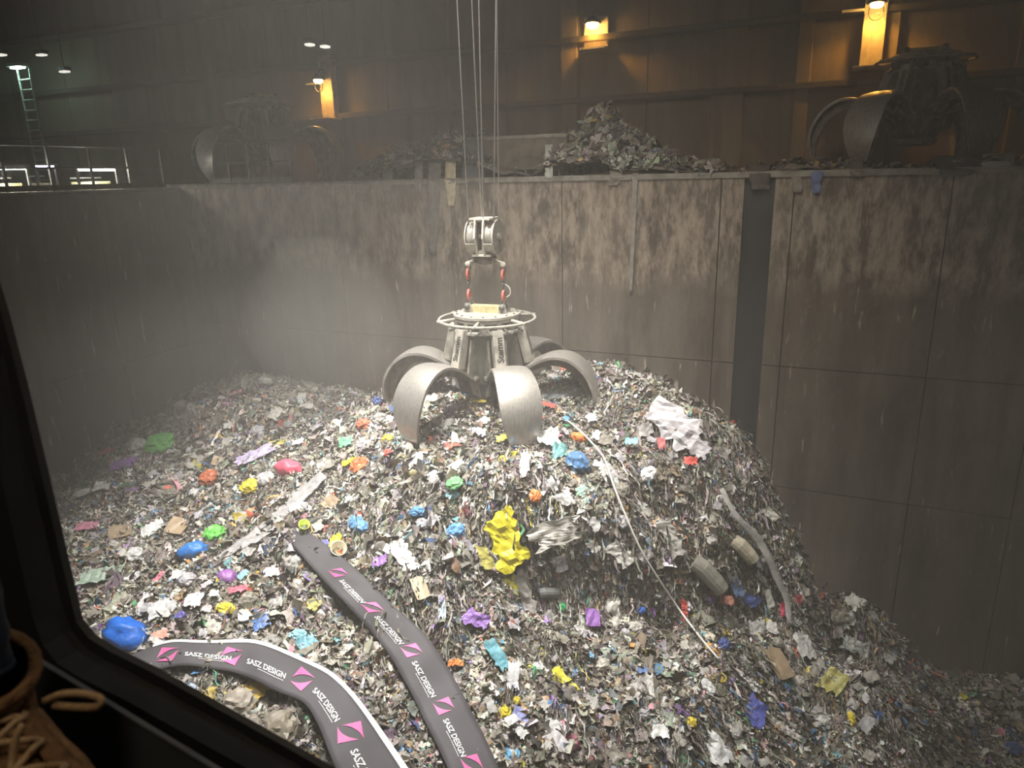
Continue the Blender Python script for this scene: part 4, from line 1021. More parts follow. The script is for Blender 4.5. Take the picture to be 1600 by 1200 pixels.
ITEMS = [
 (B, 'smooth', 201, 1003, 50, 58, 70, (0.02, 0.15, 0.62), 'big bright blue bag beside the lower window frame', 'plastic bag'),
 (B, 'smooth', 305, 870, 46, 22, 28, (0.03, 0.19, 0.58), 'long blue bag just below the lower end of the clear film', 'plastic bag'),
 (B, 'bag', 254, 698, 40, 26, 20, GREEN, 'dark green bag high on the dim back mound', 'plastic bag'),
 (B, 'bag', 338, 841, 28, 24, 10, (0.16, 0.55, 0.10), 'bright green bag touching the clear film', 'plastic bag'),
 (S_, 'sheet', 194, 731, 42, 16, 20, PURP, 'dark purple film on the dim back mound', 'plastic film'),
 (T_, 'strip', 172, 711, 26, 7, 30, PINK, 'pink scrap on the dim back mound above the purple film', 'plastic scrap'),
 (S_, 'sheet', 180, 650, 5, 5, 0, GREY, '', ''),
 (B, 'bag', 395, 766, 28, 18, 10, YEL, 'yellow bag between the red-brown bag and the clear film', 'plastic bag'),
 (B, 'smooth', 455, 738, 44, 20, -18, (0.75, 0.13, 0.20), 'long pinkish red bag above the top of the clear film', 'plastic bag'),
 (B, 'bag', 329, 752, 26, 20, 25, (0.50, 0.14, 0.06), 'red-brown crumpled bag above the yellow bag', 'plastic bag'),
 (B, 'bag', 567, 733, 28, 24, 60, (0.82, 0.20, 0.08), 'orange bag with a yellow scrap beside it below the grab', 'plastic bag'),
 (T_, 'strip', 551, 727, 24, 9, 15, YEL, 'yellow scrap stuck to the orange bag below the grab', 'plastic scrap'),
 (B, 'bag', 571, 668, 22, 15, -30, (0.66, 0.18, 0.10), 'red-orange bag near the outer grab tine', 'plastic bag'),
 (T_, 'strip', 436, 699, 26, 9, 5, OLIVE, 'mustard scrap at the seam between back mound and main heap', 'plastic scrap'),
 (S_, 'sheet', 400, 718, 62, 16, 38, LIL, 'lilac film strip beside the mustard scrap', 'plastic film'),
 (S_, 'sheet', 543, 697, 22, 13, 5, GREEN2, 'sea-green scrap below the red-orange bag', 'plastic scrap'),
 (B, 'bag', 546, 648, 9, 8, 0, RED, 'tiny red scrap near the ridge of the main heap', 'plastic scrap'),
 (B, 'bag', 592, 632, 12, 14, 70, DBLUE, 'dark blue scrap at the ridge beside the outer grab tine', 'plastic scrap'),
 (B, 'bag', 608, 712, 13, 10, 0, RED, 'small red scrap below the outer grab tine', 'plastic scrap'),
 (B, 'bag', 609, 690, 18, 11, 0, YEL, 'small yellow bag below the outer grab tine', 'plastic bag'),
 (B, 'bag', 658, 808, 22, 12, 0, BLUE2, 'small blue scrap midway between the clear film and the yellow tarpaulin', 'plastic scrap'),
 (B, 'bag', 563, 824, 20, 28, 60, BLUE2, 'blue crumpled bag beside the upper end of the long banner', 'plastic bag'),
 ('plastic_cup', 'tub', 476, 832, 17, 17, 0, LIME, 'lime green cup at the top of the long banner', 'cup'),
 (B, 'smooth', 357, 914, 30, 24, 0, (0.30, 0.12, 0.38), 'round purple bag below the clear film', 'plastic bag'),
 (T_, 'strip', 382, 906, 18, 9, 65, CYAN, 'pale blue strip beside the round purple bag', 'plastic scrap'),
 (T_, 'strip', 374, 929, 28, 9, 25, PINK, 'pink scrap under the round purple bag', 'plastic scrap'),
 (B, 'bag', 354, 957, 26, 16, -10, (0.78, 0.66, 0.06), 'bright yellow bag below the round purple bag', 'plastic bag'),
 (B, 'bag', 347, 970, 16, 9, 0, BLUE, 'small blue scrap under the bright yellow bag', 'plastic scrap'),
 (S_, 'sheet', 492, 949, 22, 15, -40, OLIVE, 'mustard film between the two banners', 'plastic film'),
 (K, 'card', 659, 921, 22, 30, 25, CREAM, 'cream rectangular card beside the long banner', 'cardboard'),
 (K, 'card', 282, 831, 32, 26, -20, TAN, 'tan cardboard piece beside the bright green bag', 'cardboard'),
 (K, 'card', 192, 839, 34, 22, 30, (0.36, 0.27, 0.18), 'brown cardboard piece near the window frame', 'cardboard'),
 (K, 'card', 347, 728, 24, 14, -15, TAN, 'brown cardboard piece beside the lilac film', 'cardboard'),
 (K, 'card', 522, 792, 24, 20, 60, (0.40, 0.30, 0.2), 'brown cardboard piece beside the upper end of the clear film', 'cardboard'),
 ('food_tub', 'tub', 530, 868, 24, 20, 0, CREAM, 'cream food tub beside the long banner', 'tub'),
 (B, 'bag', 533, 868, 11, 9, 0, ORA, 'orange scrap inside the cream food tub', 'plastic scrap'),
 (S_, 'sheet', 527, 850, 22, 13, 30, YEL, 'yellow wrapper behind the cream food tub', 'wrapper'),
 (B, 'bag', 511, 859, 18, 16, 0, (0.18, 0.18, 0.42), 'indigo scrap between the lime cup and the cream tub', 'plastic scrap'),
 (S_, 'sheet', 596, 881, 24, 13, 20, PURP, 'purple film beside the white crumpled sheet', 'plastic film'),
 (S_, 'sheet', 633, 872, 62, 22, -58, WHT, 'long white crumpled sheet above the cream card', 'plastic sheet'),
 (S_, 'sheet', 241, 835, 40, 22, 60, WHT, 'white crumpled film between the two brown cardboard pieces', 'plastic film'),
 (T_, 'strip', 249, 913, 30, 7, 75, PINK, 'upright pink strip near the long blue bag', 'plastic scrap'),
 (S_, 'sheet', 138, 830, 36, 14, 15, (0.60, 0.25, 0.34), 'pink and white cloth near the window frame', 'cloth'),
 (S_, 'sheet', 408, 980, 26, 18, 40, (0.08, 0.16, 0.42), 'dark blue film above the folded banner', 'plastic film'),
 (B, 'bag', 285, 968, 14, 12, 40, (0.14, 0.12, 0.40), 'small indigo scrap above the folded banner', 'plastic scrap'),
 (B, 'bag', 467, 997, 24, 14, 0, CYAN, 'pale blue bag between the banners', 'plastic bag'),
 (S_, 'sheet', 482, 1017, 30, 30, 30, (0.16, 0.36, 0.44), 'teal film below the pale blue bag between the banners', 'plastic film'),
 (S_, 'sheet', 254, 1000, 22, 13, 30, CORAL, 'coral scrap near the big bright blue bag', 'plastic scrap'),
 (K, 'card', 382, 972, 16, 12, 20, WHT, 'small white card beside the dark blue film', 'card'),
 (S_, 'sheet', 160, 908, 62, 24, 15, (0.33, 0.42, 0.34), 'pale green film near the window frame', 'plastic film'),
 (S_, 'sheet', 256, 958, 44, 24, 50, (0.5, 0.5, 0.5), 'clear grey film above the big bright blue bag', 'plastic film'),
 (S_, 'sheet', 454, 1030, 8, 24, 0, PINK, 'pink scrap standing beside the teal film', 'plastic scrap'),
 (S_, 'sheet', 786, 845, 84, 40, -72, (0.66, 0.58, 0.03), 'large yellow tarpaulin hanging at the heap centre', 'tarpaulin'),
 (S_, 'sheet', 790, 908, 46, 15, -80, (0.60, 0.56, 0.05), 'lower torn end of the yellow tarpaulin', 'tarpaulin'),
 (S_, 'sheet', 752, 872, 40, 14, -70, OLIVE, 'dull yellow scrap hanging beside the yellow tarpaulin', 'plastic scrap'),
 (S_, 'sheet', 747, 633, 26, 9, -10, YEL, 'yellow scrap under the grab hub', 'plastic scrap'),
 (S_, 'sheet', 787, 693, 20, 10, 15, YEL, 'yellow scrap just below the front tine', 'plastic scrap'),
 (B, 'smooth', 904, 691, 27, 13, -12, ORA, 'orange bag beside the upper part of the white hose', 'plastic bag'),
 (B, 'bag', 900, 728, 34, 26, -40, (0.10, 0.22, 0.42), 'blue bag tied with teal netting below the orange bag', 'plastic bag'),
 (S_, 'sheet', 872, 712, 30, 24, 0, (0.12, 0.30, 0.30), 'teal netting beside the blue tied bag', 'net'),
 (B, 'bag', 908, 772, 22, 16, 20, MINT, 'mint green bag beside the middle of the white hose', 'plastic bag'),
 (B, 'bag', 832, 779, 16, 16, 0, ORA, 'orange ball of plastic above the yellow tarpaulin', 'plastic scrap'),
 (B, 'bag', 715, 764, 24, 16, 15, (0.22, 0.58, 0.24), 'fresh green bag above the yellow tarpaulin', 'plastic bag'),
 (B, 'bag', 709, 777, 20, 12, 0, CYAN, 'pale blue scrap under the fresh green bag', 'plastic scrap'),
 (S_, 'sheet', 854, 640, 22, 8, -15, RED, 'red scrap beside the front tine', 'plastic scrap'),
 (B, 'bag', 884, 661, 9, 8, 0, BLUE2, 'small blue cap at the top end of the white hose', 'plastic scrap'),
 (B, 'bag', 713, 832, 28, 18, 15, BLUE2, 'blue crumpled bag between fresh green bag and cream card', 'plastic bag'),
 (S_, 'sheet', 1055, 672, 92, 44, -48, (0.60, 0.57, 0.59), 'large grey tarpaulin near the ridge of the heap', 'tarpaulin'),
 (S_, 'sheet', 1090, 706, 34, 24, -40, (0.46, 0.43, 0.45), 'torn lower corner of the large grey tarpaulin', 'tarpaulin'),
 (S_, 'sheet', 1078, 724, 20, 10, 0, RED, 'red scrap below the large grey tarpaulin', 'plastic scrap'),
 (S_, 'sheet', 1032, 700, 12, 16, 0, (0.45, 0.1, 0.1), 'dark red scrap beside the large grey tarpaulin', 'plastic scrap'),
 (B, 'bag', 1010, 743, 24, 18, 30, WHT, 'white glove-like rag on the steep slope', 'rag'),
 (S_, 'sheet', 985, 699, 20, 9, 0, CYAN, 'cyan scrap between white hose and grey tarpaulin', 'plastic scrap'),
 (S_, 'sheet', 740, 972, 42, 20, -25, (0.30, 0.16, 0.48), 'purple film below the hanging yellow tarpaulin', 'plastic film'),
 ('purple_box', 'card', 925, 966, 22, 22, 0, (0.28, 0.12, 0.42), 'purple box at the foot of the steep slope', 'box'),
 (T_, 'strip', 1063, 951, 32, 8, -85, RED, 'upright red strip beside the lower white hose', 'plastic scrap'),
 (S_, 'sheet', 1128, 936, 24, 13, -15, CORAL, 'coral pink scrap at the foot of the steep slope', 'plastic scrap'),
 (S_, 'sheet', 1219, 952, 14, 18, 0, (0.7, 0.1, 0.16), 'red scrap beside the grey strap end', 'plastic scrap'),
 (S_, 'sheet', 1239, 937, 14, 12, 0, (0.5, 0.1, 0.12), 'dark red scrap above the red scrap by the strap', 'plastic scrap'),
 (S_, 'sheet', 1170, 938, 26, 16, -20, DBLUE, 'navy film at the foot of the steep slope', 'plastic film'),
 (S_, 'sheet', 1143, 912, 34, 13, -70, (0.12, 0.2, 0.36), 'blue strip hanging above the navy film', 'plastic film'),
 (B, 'bag', 1106, 934, 12, 10, 0, PURP, 'small purple scrap beside the coral pink scrap', 'plastic scrap'),
 (S_, 'sheet', 1197, 804, 26, 12, -45, (0.6, 0.57, 0.5), 'pale rag near the steep edge of the heap', 'rag'),
 (S_, 'sheet', 1197, 935, 12, 22, 10, (0.62, 0.6, 0.55), 'pale upright scrap beside the grey strap', 'plastic scrap'),
 (T_, 'strip', 712, 1040, 24, 8, 0, ORA, 'orange strip beside the long banner', 'plastic scrap'),
 (B, 'bag', 923, 1008, 16, 10, 10, CORAL, 'coral scrap below the purple box', 'plastic scrap'),
 (S_, 'sheet', 774, 1026, 50, 16, -60, TEAL, 'teal film strip between long banner and purple box', 'plastic film'),
 (B, 'bag', 921, 1029, 11, 11, 0, (0.25, 0.50, 0.75), 'small light blue scrap below the coral scrap', 'plastic scrap'),
 (B, 'bag', 961, 1022, 11, 12, 0, (0.16, 0.42, 0.56), 'small blue-green scrap beside the light blue one', 'plastic scrap'),
 ('plastic_roll', 'roll', 1098, 898, 62, 24, -45, (0.27, 0.26, 0.22), 'grey rolled sheet lying down the steep slope', 'roll'),
 ('plastic_roll', 'roll', 1156, 858, 44, 20, -45, (0.46, 0.41, 0.31), 'beige roll below the grey strap', 'roll'),
 ('plastic_roll', 'roll', 855, 925, 30, 14, 0, DGREY, 'dark roll in the hollow below the steep slope', 'roll'),
 (B, 'bag', 877, 947, 12, 9, 0, (0.05, 0.45, 0.16), 'small vivid green scrap below the dark hollow', 'plastic scrap'),
 (B, 'bag', 999, 952, 14, 9, 0, (0.05, 0.16, 0.55), 'small vivid blue scrap beside the white hose foot', 'plastic scrap'),
 (S_, 'sheet', 1172, 1116, 34, 36, -50, (0.10, 0.12, 0.40), 'blue and violet crumpled bag on the lower slope', 'plastic bag'),
 (B, 'bag', 1263, 1053, 14, 14, 60, YEL, 'yellow scrap beside the olive film', 'plastic scrap'),
 (B, 'bag', 1127, 996, 18, 12, -30, YEL, 'yellow scrap above the navy ball', 'plastic scrap'),
 (B, 'bag', 1128, 1011, 16, 14, 0, DBLUE, 'navy ball of plastic just below a yellow scrap', 'plastic scrap'),
 (B, 'bag', 1329, 1123, 10, 14, 0, YEL, 'small yellow scrap on the darkest lower slope', 'plastic scrap'),
 (B, 'bag', 1077, 1131, 16, 12, 0, YEL, 'yellow scrap near the lower frame edge above the white tub lid', 'plastic scrap'),
 (S_, 'sheet', 1298, 1067, 32, 34, -50, (0.44, 0.41, 0.13), 'olive yellow film on the lower slope', 'plastic film'),
 (S_, 'sheet', 1335, 1007, 40, 18, -25, (0.52, 0.54, 0.50), 'pale torn sheet near the lower heap edge', 'plastic sheet'),
 (S_, 'sheet', 1331, 941, 22, 16, -50, (0.60, 0.58, 0.52), 'pale scrap at the lower heap edge beside the wall', 'plastic scrap'),
 (T_, 'strip', 1337, 1035, 30, 8, -35, (0.62, 0.62, 0.58), 'white strip below the pale torn sheet', 'plastic scrap'),
 (S_, 'sheet', 1026, 1146, 28, 16, 0, WHT, 'white torn lid near the lower frame edge', 'lid'),
 (K, 'card', 1208, 1040, 30, 40, 20, (0.34, 0.25, 0.16), 'brown paper sack on the lower slope', 'paper sack'),
 (S_, 'sheet', 1252, 1016, 26, 36, 10, (0.42, 0.41, 0.39), 'grey bubble wrap beside the brown paper sack', 'bubble wrap'),
 (B, 'bag', 1369, 1121, 12, 12, 0, BLUE, 'blue scrap on the darkest lower slope', 'plastic scrap'),
 (B, 'bag', 1580, 1174, 22, 16, 0, (0.08, 0.13, 0.28), 'dark blue scrap in the far lower corner', 'plastic scrap'),
 (S_, 'sheet', 1110, 1172, 34, 36, 40, (0.60, 0.60, 0.60), 'white and blue bag at the lower frame edge', 'plastic bag'),
 (T_, 'strip', 1206, 1135, 78, 10, -38, (0.5, 0.47, 0.42), 'long pale strap below the blue and violet bag', 'strap'),
 (T_, 'strip', 1160, 1070, 44, 12, -35, (0.5, 0.5, 0.48), 'pale strip below the end of the white hose', 'plastic scrap'),
 (S_, 'sheet', 882, 1072, 48, 18, -55, (0.62, 0.56, 0.05), 'yellow twisted film at the lower centre', 'plastic film'),
 (B, 'bag', 790, 1116, 18, 16, 30, (0.78, 0.62, 0.04), 'yellow bag near the lower part of the long banner', 'plastic bag'),
 (B, 'bag', 807, 1098, 10, 9, 0, YEL, 'tiny yellow scrap above the yellow bag by the banner', 'plastic scrap'),
 (S_, 'sheet', 812, 1122, 20, 22, 70, (0.22, 0.24, 0.48), 'violet-blue scrap beside the yellow bag by the banner', 'plastic scrap'),
 (K, 'card', 798, 1131, 20, 11, 40, WHT, 'white card beside the violet-blue scrap', 'card'),
 (S_, 'sheet', 865, 1165, 28, 34, 60, (0.52, 0.50, 0.52), 'clear grey film at the lower centre edge', 'plastic film'),
 (B, 'bag', 888, 1165, 28, 20, 0, (0.32, 0.12, 0.16), 'maroon bag at the lower centre edge', 'plastic bag'),
 (S_, 'sheet', 800, 1058, 18, 34, 0, (0.62, 0.62, 0.64), 'silvery film piece below the teal film strip', 'plastic film'),
 (S_, 'sheet', 690, 953, 12, 28, 5, (0.55, 0.66, 0.72), 'pale blue printed wrapper beside the cream card', 'wrapper'),
 (S_, 'sheet', 955, 945, 24, 20, 0, (0.55, 0.53, 0.48), 'pale film lump at the foot of the steep slope', 'plastic film'),
 (S_, 'sheet', 1005, 1080, 40, 30, 20, (0.46, 0.44, 0.42), 'pale clear film on the lower centre slope', 'plastic film'),
 (S_, 'sheet', 855, 690, 34, 26, 10, WHT, 'white crumpled paper in front of the front tine', 'paper'),
 (S_, 'sheet', 672, 638, 34, 22, 35, (0.74, 0.70, 0.68), 'white and pink cloth between the tines', 'cloth'),
 (S_, 'sheet', 655, 722, 40, 18, 20, WHT, 'white film patch below the outer tine tip', 'plastic film'),
 (S_, 'sheet', 818, 730, 16, 34, 0, (0.62, 0.58, 0.54), 'pale hanging film above the orange ball of plastic', 'plastic film'),
 (S_, 'sheet', 415, 855, 5, 5, 0, GREY, '', ''),
 (T_, 'strip', 880, 622, 64, 13, 4, (0.10, 0.11, 0.11), 'dark tyre-like strip under the wall-side tine', 'rubber strip'),
 (S_, 'sheet', 865, 830, 40, 60, -70, (0.44, 0.42, 0.38), 'grey hanging film beside the yellow tarpaulin', 'plastic film'),
 (S_, 'sheet', 812, 925, 70, 22, -75, (0.38, 0.36, 0.34), 'grey hanging sheet below the yellow tarpaulin', 'plastic sheet'),
 (S_, 'sheet', 1043, 838, 60, 20, -70, (0.40, 0.38, 0.35), 'grey film hanging down the steep slope beside the rolls', 'plastic film'),
 (S_, 'sheet', 965, 865, 46, 22, -50, (0.58, 0.56, 0.52), 'white film hanging beside the white hose on the steep slope', 'plastic film'),
 (B, 'smooth', 415, 602, 22, 10, 0, (0.5, 0.48, 0.46), 'pale sack lying on the crest of the back mound', 'sack'),
 (S_, 'sheet', 405, 1082, 44, 30, 60, (0.58, 0.42, 0.08), 'mustard yellow bag pushing through the folded banner', 'plastic bag'),
 (S_, 'sheet', 320, 1095, 40, 20, 20, (0.46, 0.36, 0.10), 'mustard film under the folded banner', 'plastic film'),
 (B, 'bag', 300, 1085, 20, 16, 30, (0.48, 0.55, 0.66), 'pale blue carton under the folded banner', 'carton'),
 (B, 'bag', 375, 1105, 44, 34, 20, (0.34, 0.30, 0.25), 'grey-brown crumpled sack under the folded banner', 'sack'),
 (B, 'bag', 440, 1145, 46, 44, 30, (0.27, 0.235, 0.185), 'large brown crumpled sack in the hollow of the folded banner', 'sack'),
 (B, 'bag', 395, 1140, 30, 26, 0, (0.25, 0.22, 0.18), 'smaller brown sack beside the window frame', 'sack'),
]
for it in ITEMS:
    if it[8]: place(*it)

def draped(name, pts, halfw, color, label, cat, alpha=1.0, lift=0.07, rough=0.4, n=40, m=7, amp=0.05):
    """long film following picture points over the heap"""
    c_ = catmull([hit(x, y, hdil if name == 'strap' else hsmooth) + np.array([0, 0, lift]) for x, y in pts], n); G = np.zeros((n, m, 3)); sd = rng.uniform(0, 60)
    for i in range(n):
        t = c_[min(i + 1, n - 1)] - c_[max(i - 1, 0)]; nn = normal(np.array(c_[i][0]), np.array(c_[i][1]), hsmooth, 0.3); s = np.cross(nn, t); s /= np.linalg.norm(s)
        hw_ = halfw * ((c_[i] - CAM) @ FWD) / FPX * (1 + 0.35 * float(vnoise(i * 0.25 + sd, 3.3))) * (0.55 + 0.45 * math.sin(math.pi * min(1, (i + 2) / n)) ** 0.5)
        for j in range(m):
            v = j / (m - 1) * 2 - 1
            G[i, j] = c_[i] + s * v * hw_ + nn * (amp * (float(vnoise(i * 0.35 + sd, j * 1.1)) + abs(float(vnoise(i * 0.9, j * 0.9 + sd))) * 2))
    o = MB().grid(G).build(name, plastic(name + label[:6], color, rough, alpha), None, True, solid=0.004); tag(o, label, cat); return o
draped('plastic_sheet', [(508, 757), (480, 782), (450, 812), (415, 845), (378, 868), (345, 890)], 15, (0.48, 0.47, 0.47), 'long clear plastic film lying down the heap above the banners', 'plastic film', 0.65, 0.2)
draped('strap', [(1126, 772), (1150, 815), (1182, 850), (1200, 880), (1215, 915), (1228, 945), (1232, 985)], 6, (0.40, 0.38, 0.36), 'long grey strap running down the steep slope edge', 'strap', 1.0, 0.10, 0.6, 30, 4, 0.03)
draped('plastic_sheet', [(1180, 905), (1255, 960), (1300, 985)], 7, (0.32, 0.30, 0.28), 'grey tube-like film across the lower heap shoulder', 'plastic film', 1.0, 0.1, 0.6, 24, 4)
hp = catmull([hit(x, y, hdil) + np.array([0, 0, 0.10]) for x, y in ((880, 660), (905, 680), (930, 706), (945, 727), (958, 765), (975, 808), (1000, 865), (1030, 915), (1062, 962), (1095, 1006), (1122, 1038))], 60)
o = MB().tube(hp, 0.017, 8).build('white_hose', mat('white_hose_pvc', (0.74, 0.72, 0.68), 0.5, var=0.1), None, True)
tag(o, 'thin white hose snaking down the heap from the grab', 'hose')

# further loose pieces, alike within each zone of the heap
ZONES = [((110, 620, 480, 780), 34, 'mid-sized grey or pale crumpled scrap on the dim back mound', 0.55), ((300, 660, 760, 830), 46, 'mid-sized pale crumpled scrap on the brightly lit heap top', 1.0),  # last value: how lit the zone is, worked into its scrap colours
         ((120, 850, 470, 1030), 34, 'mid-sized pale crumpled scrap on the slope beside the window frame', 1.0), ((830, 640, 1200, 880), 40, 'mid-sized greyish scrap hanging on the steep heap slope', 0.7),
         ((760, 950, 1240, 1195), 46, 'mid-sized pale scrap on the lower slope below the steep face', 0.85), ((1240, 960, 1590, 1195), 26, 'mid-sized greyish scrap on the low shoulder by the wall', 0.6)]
zr = random.Random(5)
import re as _re
SHORT = []
for it in ITEMS:
    if it[8]:
        sh = _re.split(r' (?:beside|below|above|between|near|at|on|under|with|just|hanging|high|touching|midway|stuck|behind|tied|inside|in|of|pushing|lying|standing|to|running|across) ', it[8])[0]
        SHORT.append((sh, it[2], it[3], it[4]))
COLN = {(0.68, 0.66, 0.62): 'off-white', (0.55, 0.52, 0.46): 'beige', (0.42, 0.40, 0.38): 'mid-grey', (0.33, 0.30, 0.25): 'grey-brown', (0.74, 0.73, 0.72): 'white', (0.5, 0.48, 0.5): 'lilac-grey'}
used = set(); counts = {}
for it in ITEMS: 
    if it[8]: counts[it[8]] = 1
dup_short = {}
for sh, *_ in SHORT: dup_short[sh] = dup_short.get(sh, 0) + 1
SHORT = [q for q in SHORT if dup_short[q[0]] == 1]
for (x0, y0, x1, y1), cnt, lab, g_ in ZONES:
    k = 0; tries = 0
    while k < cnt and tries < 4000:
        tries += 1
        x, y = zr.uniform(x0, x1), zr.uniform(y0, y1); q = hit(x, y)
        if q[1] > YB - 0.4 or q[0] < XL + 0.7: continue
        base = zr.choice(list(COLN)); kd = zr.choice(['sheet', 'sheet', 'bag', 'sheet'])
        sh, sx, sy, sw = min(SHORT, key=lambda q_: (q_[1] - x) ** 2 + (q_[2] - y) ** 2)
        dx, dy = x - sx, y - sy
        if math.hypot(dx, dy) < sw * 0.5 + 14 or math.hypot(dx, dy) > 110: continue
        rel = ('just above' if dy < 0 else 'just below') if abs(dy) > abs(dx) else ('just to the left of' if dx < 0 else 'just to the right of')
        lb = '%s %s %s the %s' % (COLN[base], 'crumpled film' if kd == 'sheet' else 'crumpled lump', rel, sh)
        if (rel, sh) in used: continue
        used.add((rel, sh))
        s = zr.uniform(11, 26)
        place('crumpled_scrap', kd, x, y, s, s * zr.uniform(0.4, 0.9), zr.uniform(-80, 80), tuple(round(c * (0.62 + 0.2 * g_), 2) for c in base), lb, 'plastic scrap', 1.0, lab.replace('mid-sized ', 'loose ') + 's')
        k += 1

# ------------------------------------------------------------------ crane cabin: window frame, pane, sill, boot
M_frame = mat('black_window_rubber', (0.018, 0.019, 0.020), 0.55, var=0.3, scale=4)
M_sill = mat('grey_cabin_sheet', (0.07, 0.075, 0.073), 0.5, var=0.2)
M_edge = mat('worn_sill_edge', (0.13, 0.14, 0.145), 0.4, 0.3)
def band(name, inner, outer, z0, z1, m, parent=None):
    """bar with real depth: picture outline of the two edges at viewing depths z0 (near) and z1 (far)"""
    b = MB(); n = len(inner)
    d = FWD * (z1 - z0)
    A1 = [at_depth(x, y, z1) for x, y in inner]; B1 = [at_depth(x, y, z1) for x, y in outer]
    A0 = [p - d for p in A1]; B0 = [p - d for p in B1]
    for X, Y in ((A0, B0), (A1, B1), (A0, A1), (B0, B1)): b.grid(np.stack([np.array(X), np.array(Y)], 1))
    b.add([A0[0], B0[0], B1[0], A1[0]], [(0, 1, 2, 3)]); b.add([A0[-1], B0[-1], B1[-1], A1[-1]], [(0, 1, 2, 3)])
    bm = bmesh.new()
    o = b.build(name, m, parent)
    bmesh.ops.remove_doubles; return o
inner = [(-140, 40), (-70, 260), (0, 490), (30, 605), (62, 740), (92, 870), (110, 945), (122, 978), (142, 1003), (175, 1024), (240, 1056), (340, 1112), (440, 1168), (520, 1214), (700, 1318)]
mid = [(-250, 60), (-190, 280), (-110, 520), (-70, 640), (-38, 770), (-8, 900), (15, 975), (35, 1020), (70, 1050), (115, 1072), (180, 1105), (290, 1172), (390, 1235), (470, 1285), (650, 1390)]
w1 = band('window_1', inner, mid, 0.86, 0.93, M_frame); struct(w1, 'black rubber-edged cabin window frame crossing the lower corner', 'window')
gasket = [(x + (14 if y < 960 else 8), y - (4 if y < 960 else 12)) for x, y in inner]
band('gasket', gasket, inner, 0.90, 0.915, mat('window_gasket', (0.03, 0.032, 0.034), 0.4), w1)
# pane: slightly dusty glass filling the opening
def pane_mat():
    m = bpy.data.materials.new('dusty_window_glass'); m.use_nodes = True; nt = m.node_tree; nt.nodes.clear(); N = nt.nodes.new
    tr = N('ShaderNodeBsdfTransparent'); tr.inputs[0].default_value = (0.985, 0.99, 0.985, 1)
    gl = N('ShaderNodeBsdfGlossy'); gl.inputs['Roughness'].default_value = 0.02; gl.inputs[0].default_value = (0.6, 0.6, 0.6, 1)
    df = N('ShaderNodeBsdfTranslucent'); df.inputs[0].default_value = (0.7, 0.68, 0.62, 1)
    mx = N('ShaderNodeMixShader'); mx.inputs[0].default_value = 0.02; nt.links.new(tr.outputs[0], mx.inputs[1]); nt.links.new(gl.outputs[0], mx.inputs[2])
    tc = N('ShaderNodeTexCoord'); n1 = N('ShaderNodeTexNoise'); n1.inputs['Scale'].default_value = 9; n1.inputs['Detail'].default_value = 8; n1.inputs['Roughness'].default_value = 0.7
    nt.links.new(tc.outputs['Object'], n1.inputs['Vector'])
    mr = N('ShaderNodeMapRange'); mr.inputs['From Min'].default_value = 0.35; mr.inputs['From Max'].default_value = 0.75; mr.inputs['To Min'].default_value = 0.01; mr.inputs['To Max'].default_value = 0.06
    nt.links.new(n1.outputs['Fac'], mr.inputs['Value'])
    m2 = N('ShaderNodeMixShader'); nt.links.new(mr.outputs['Result'], m2.inputs[0]); nt.links.new(mx.outputs[0], m2.inputs[1]); nt.links.new(df.outputs[0], m2.inputs[2])
    o = N('ShaderNodeOutputMaterial'); nt.links.new(m2.outputs[0], o.inputs[0]); return m
q = [at_depth(x, y, 0.93) for x, y in ((-200, -150), (1800, -150), (1800, 1400), (740, 1330), (140, 1010), (100, 920))]
MB().prism(q, [p_ + FWD * 0.008 for p_ in q]).build('pane', pane_mat(), w1)
# sill panel inside the cabin with its worn edge
sl = band('trim_3', [(-140, 930), (60, 1030), (100, 1054), (330, 1194), (520, 1310), (700, 1420)], [(-250, 1300), (-100, 1400), (0, 1460), (150, 1560), (300, 1660), (500, 1760)], 0.80, 0.804, M_sill)
struct(sl, 'dark cabin sill panel under the window frame behind the boot', 'trim')
band('worn_edge', [(-140, 925), (60, 1026), (100, 1050), (330, 1190), (520, 1306), (700, 1416)], [(-140, 930), (60, 1031), (100, 1055), (330, 1195), (520, 1311), (700, 1421)], 0.798, 0.806, M_edge, sl)
# lace-up boot
M_boot = mat('tan_suede', (0.24, 0.125, 0.05), 0.9, var=0.35, scale=30, bump=0.6, bscale=90)
M_lace = mat('tan_bootlace', (0.50, 0.33, 0.17), 0.9, var=0.2, scale=200)
M_jean = mat('dark_denim', (0.03, 0.04, 0.065), 0.95, var=0.3, scale=60)
M_sole = mat('boot_sole', (0.06, 0.05, 0.04), 0.9)
BZ = 0.66
def bp(px, py, z=BZ): return at_depth(px - 24, py + 36, z)
root = empty('lace_up_boot', bp(60, 1200)); ro = np.array(bp(60, 1200)); tag(root, 'tan suede lace-up boot resting by the cabin window', 'boot')
cen = [bp(-22, 1012, 0.67), bp(-24, 1050, 0.68), bp(-15, 1110, 0.69), bp(10, 1160, 0.68), bp(50, 1215, 0.66), bp(100, 1270, 0.64), bp(160, 1330, 0.62), bp(220, 1390, 0.61)]
rad = [0.050, 0.050, 0.053, 0.056, 0.058, 0.058, 0.055, 0.035]
CC = catmull(cen, 30); RR = np.interp(np.linspace(0, 1, 30), np.linspace(0, 1, len(rad)), rad)
def boot_pt(t, a, off=0.0):
    k = t * 29; i = min(int(k), 28); f = k - i; c_ = CC[i] * (1 - f) + CC[i + 1] * f; r = RR[i] * (1 - f) + RR[i + 1] * f + off
    tg = CC[i + 1] - CC[i]; tg = tg / np.linalg.norm(tg); front = -FWD - tg * (-FWD @ tg); front /= np.linalg.norm(front); side = np.cross(tg, front); side = side if side @ RGT > 0 else -side
    return c_ + (front * math.cos(a) + side * math.sin(a)) * r - ro
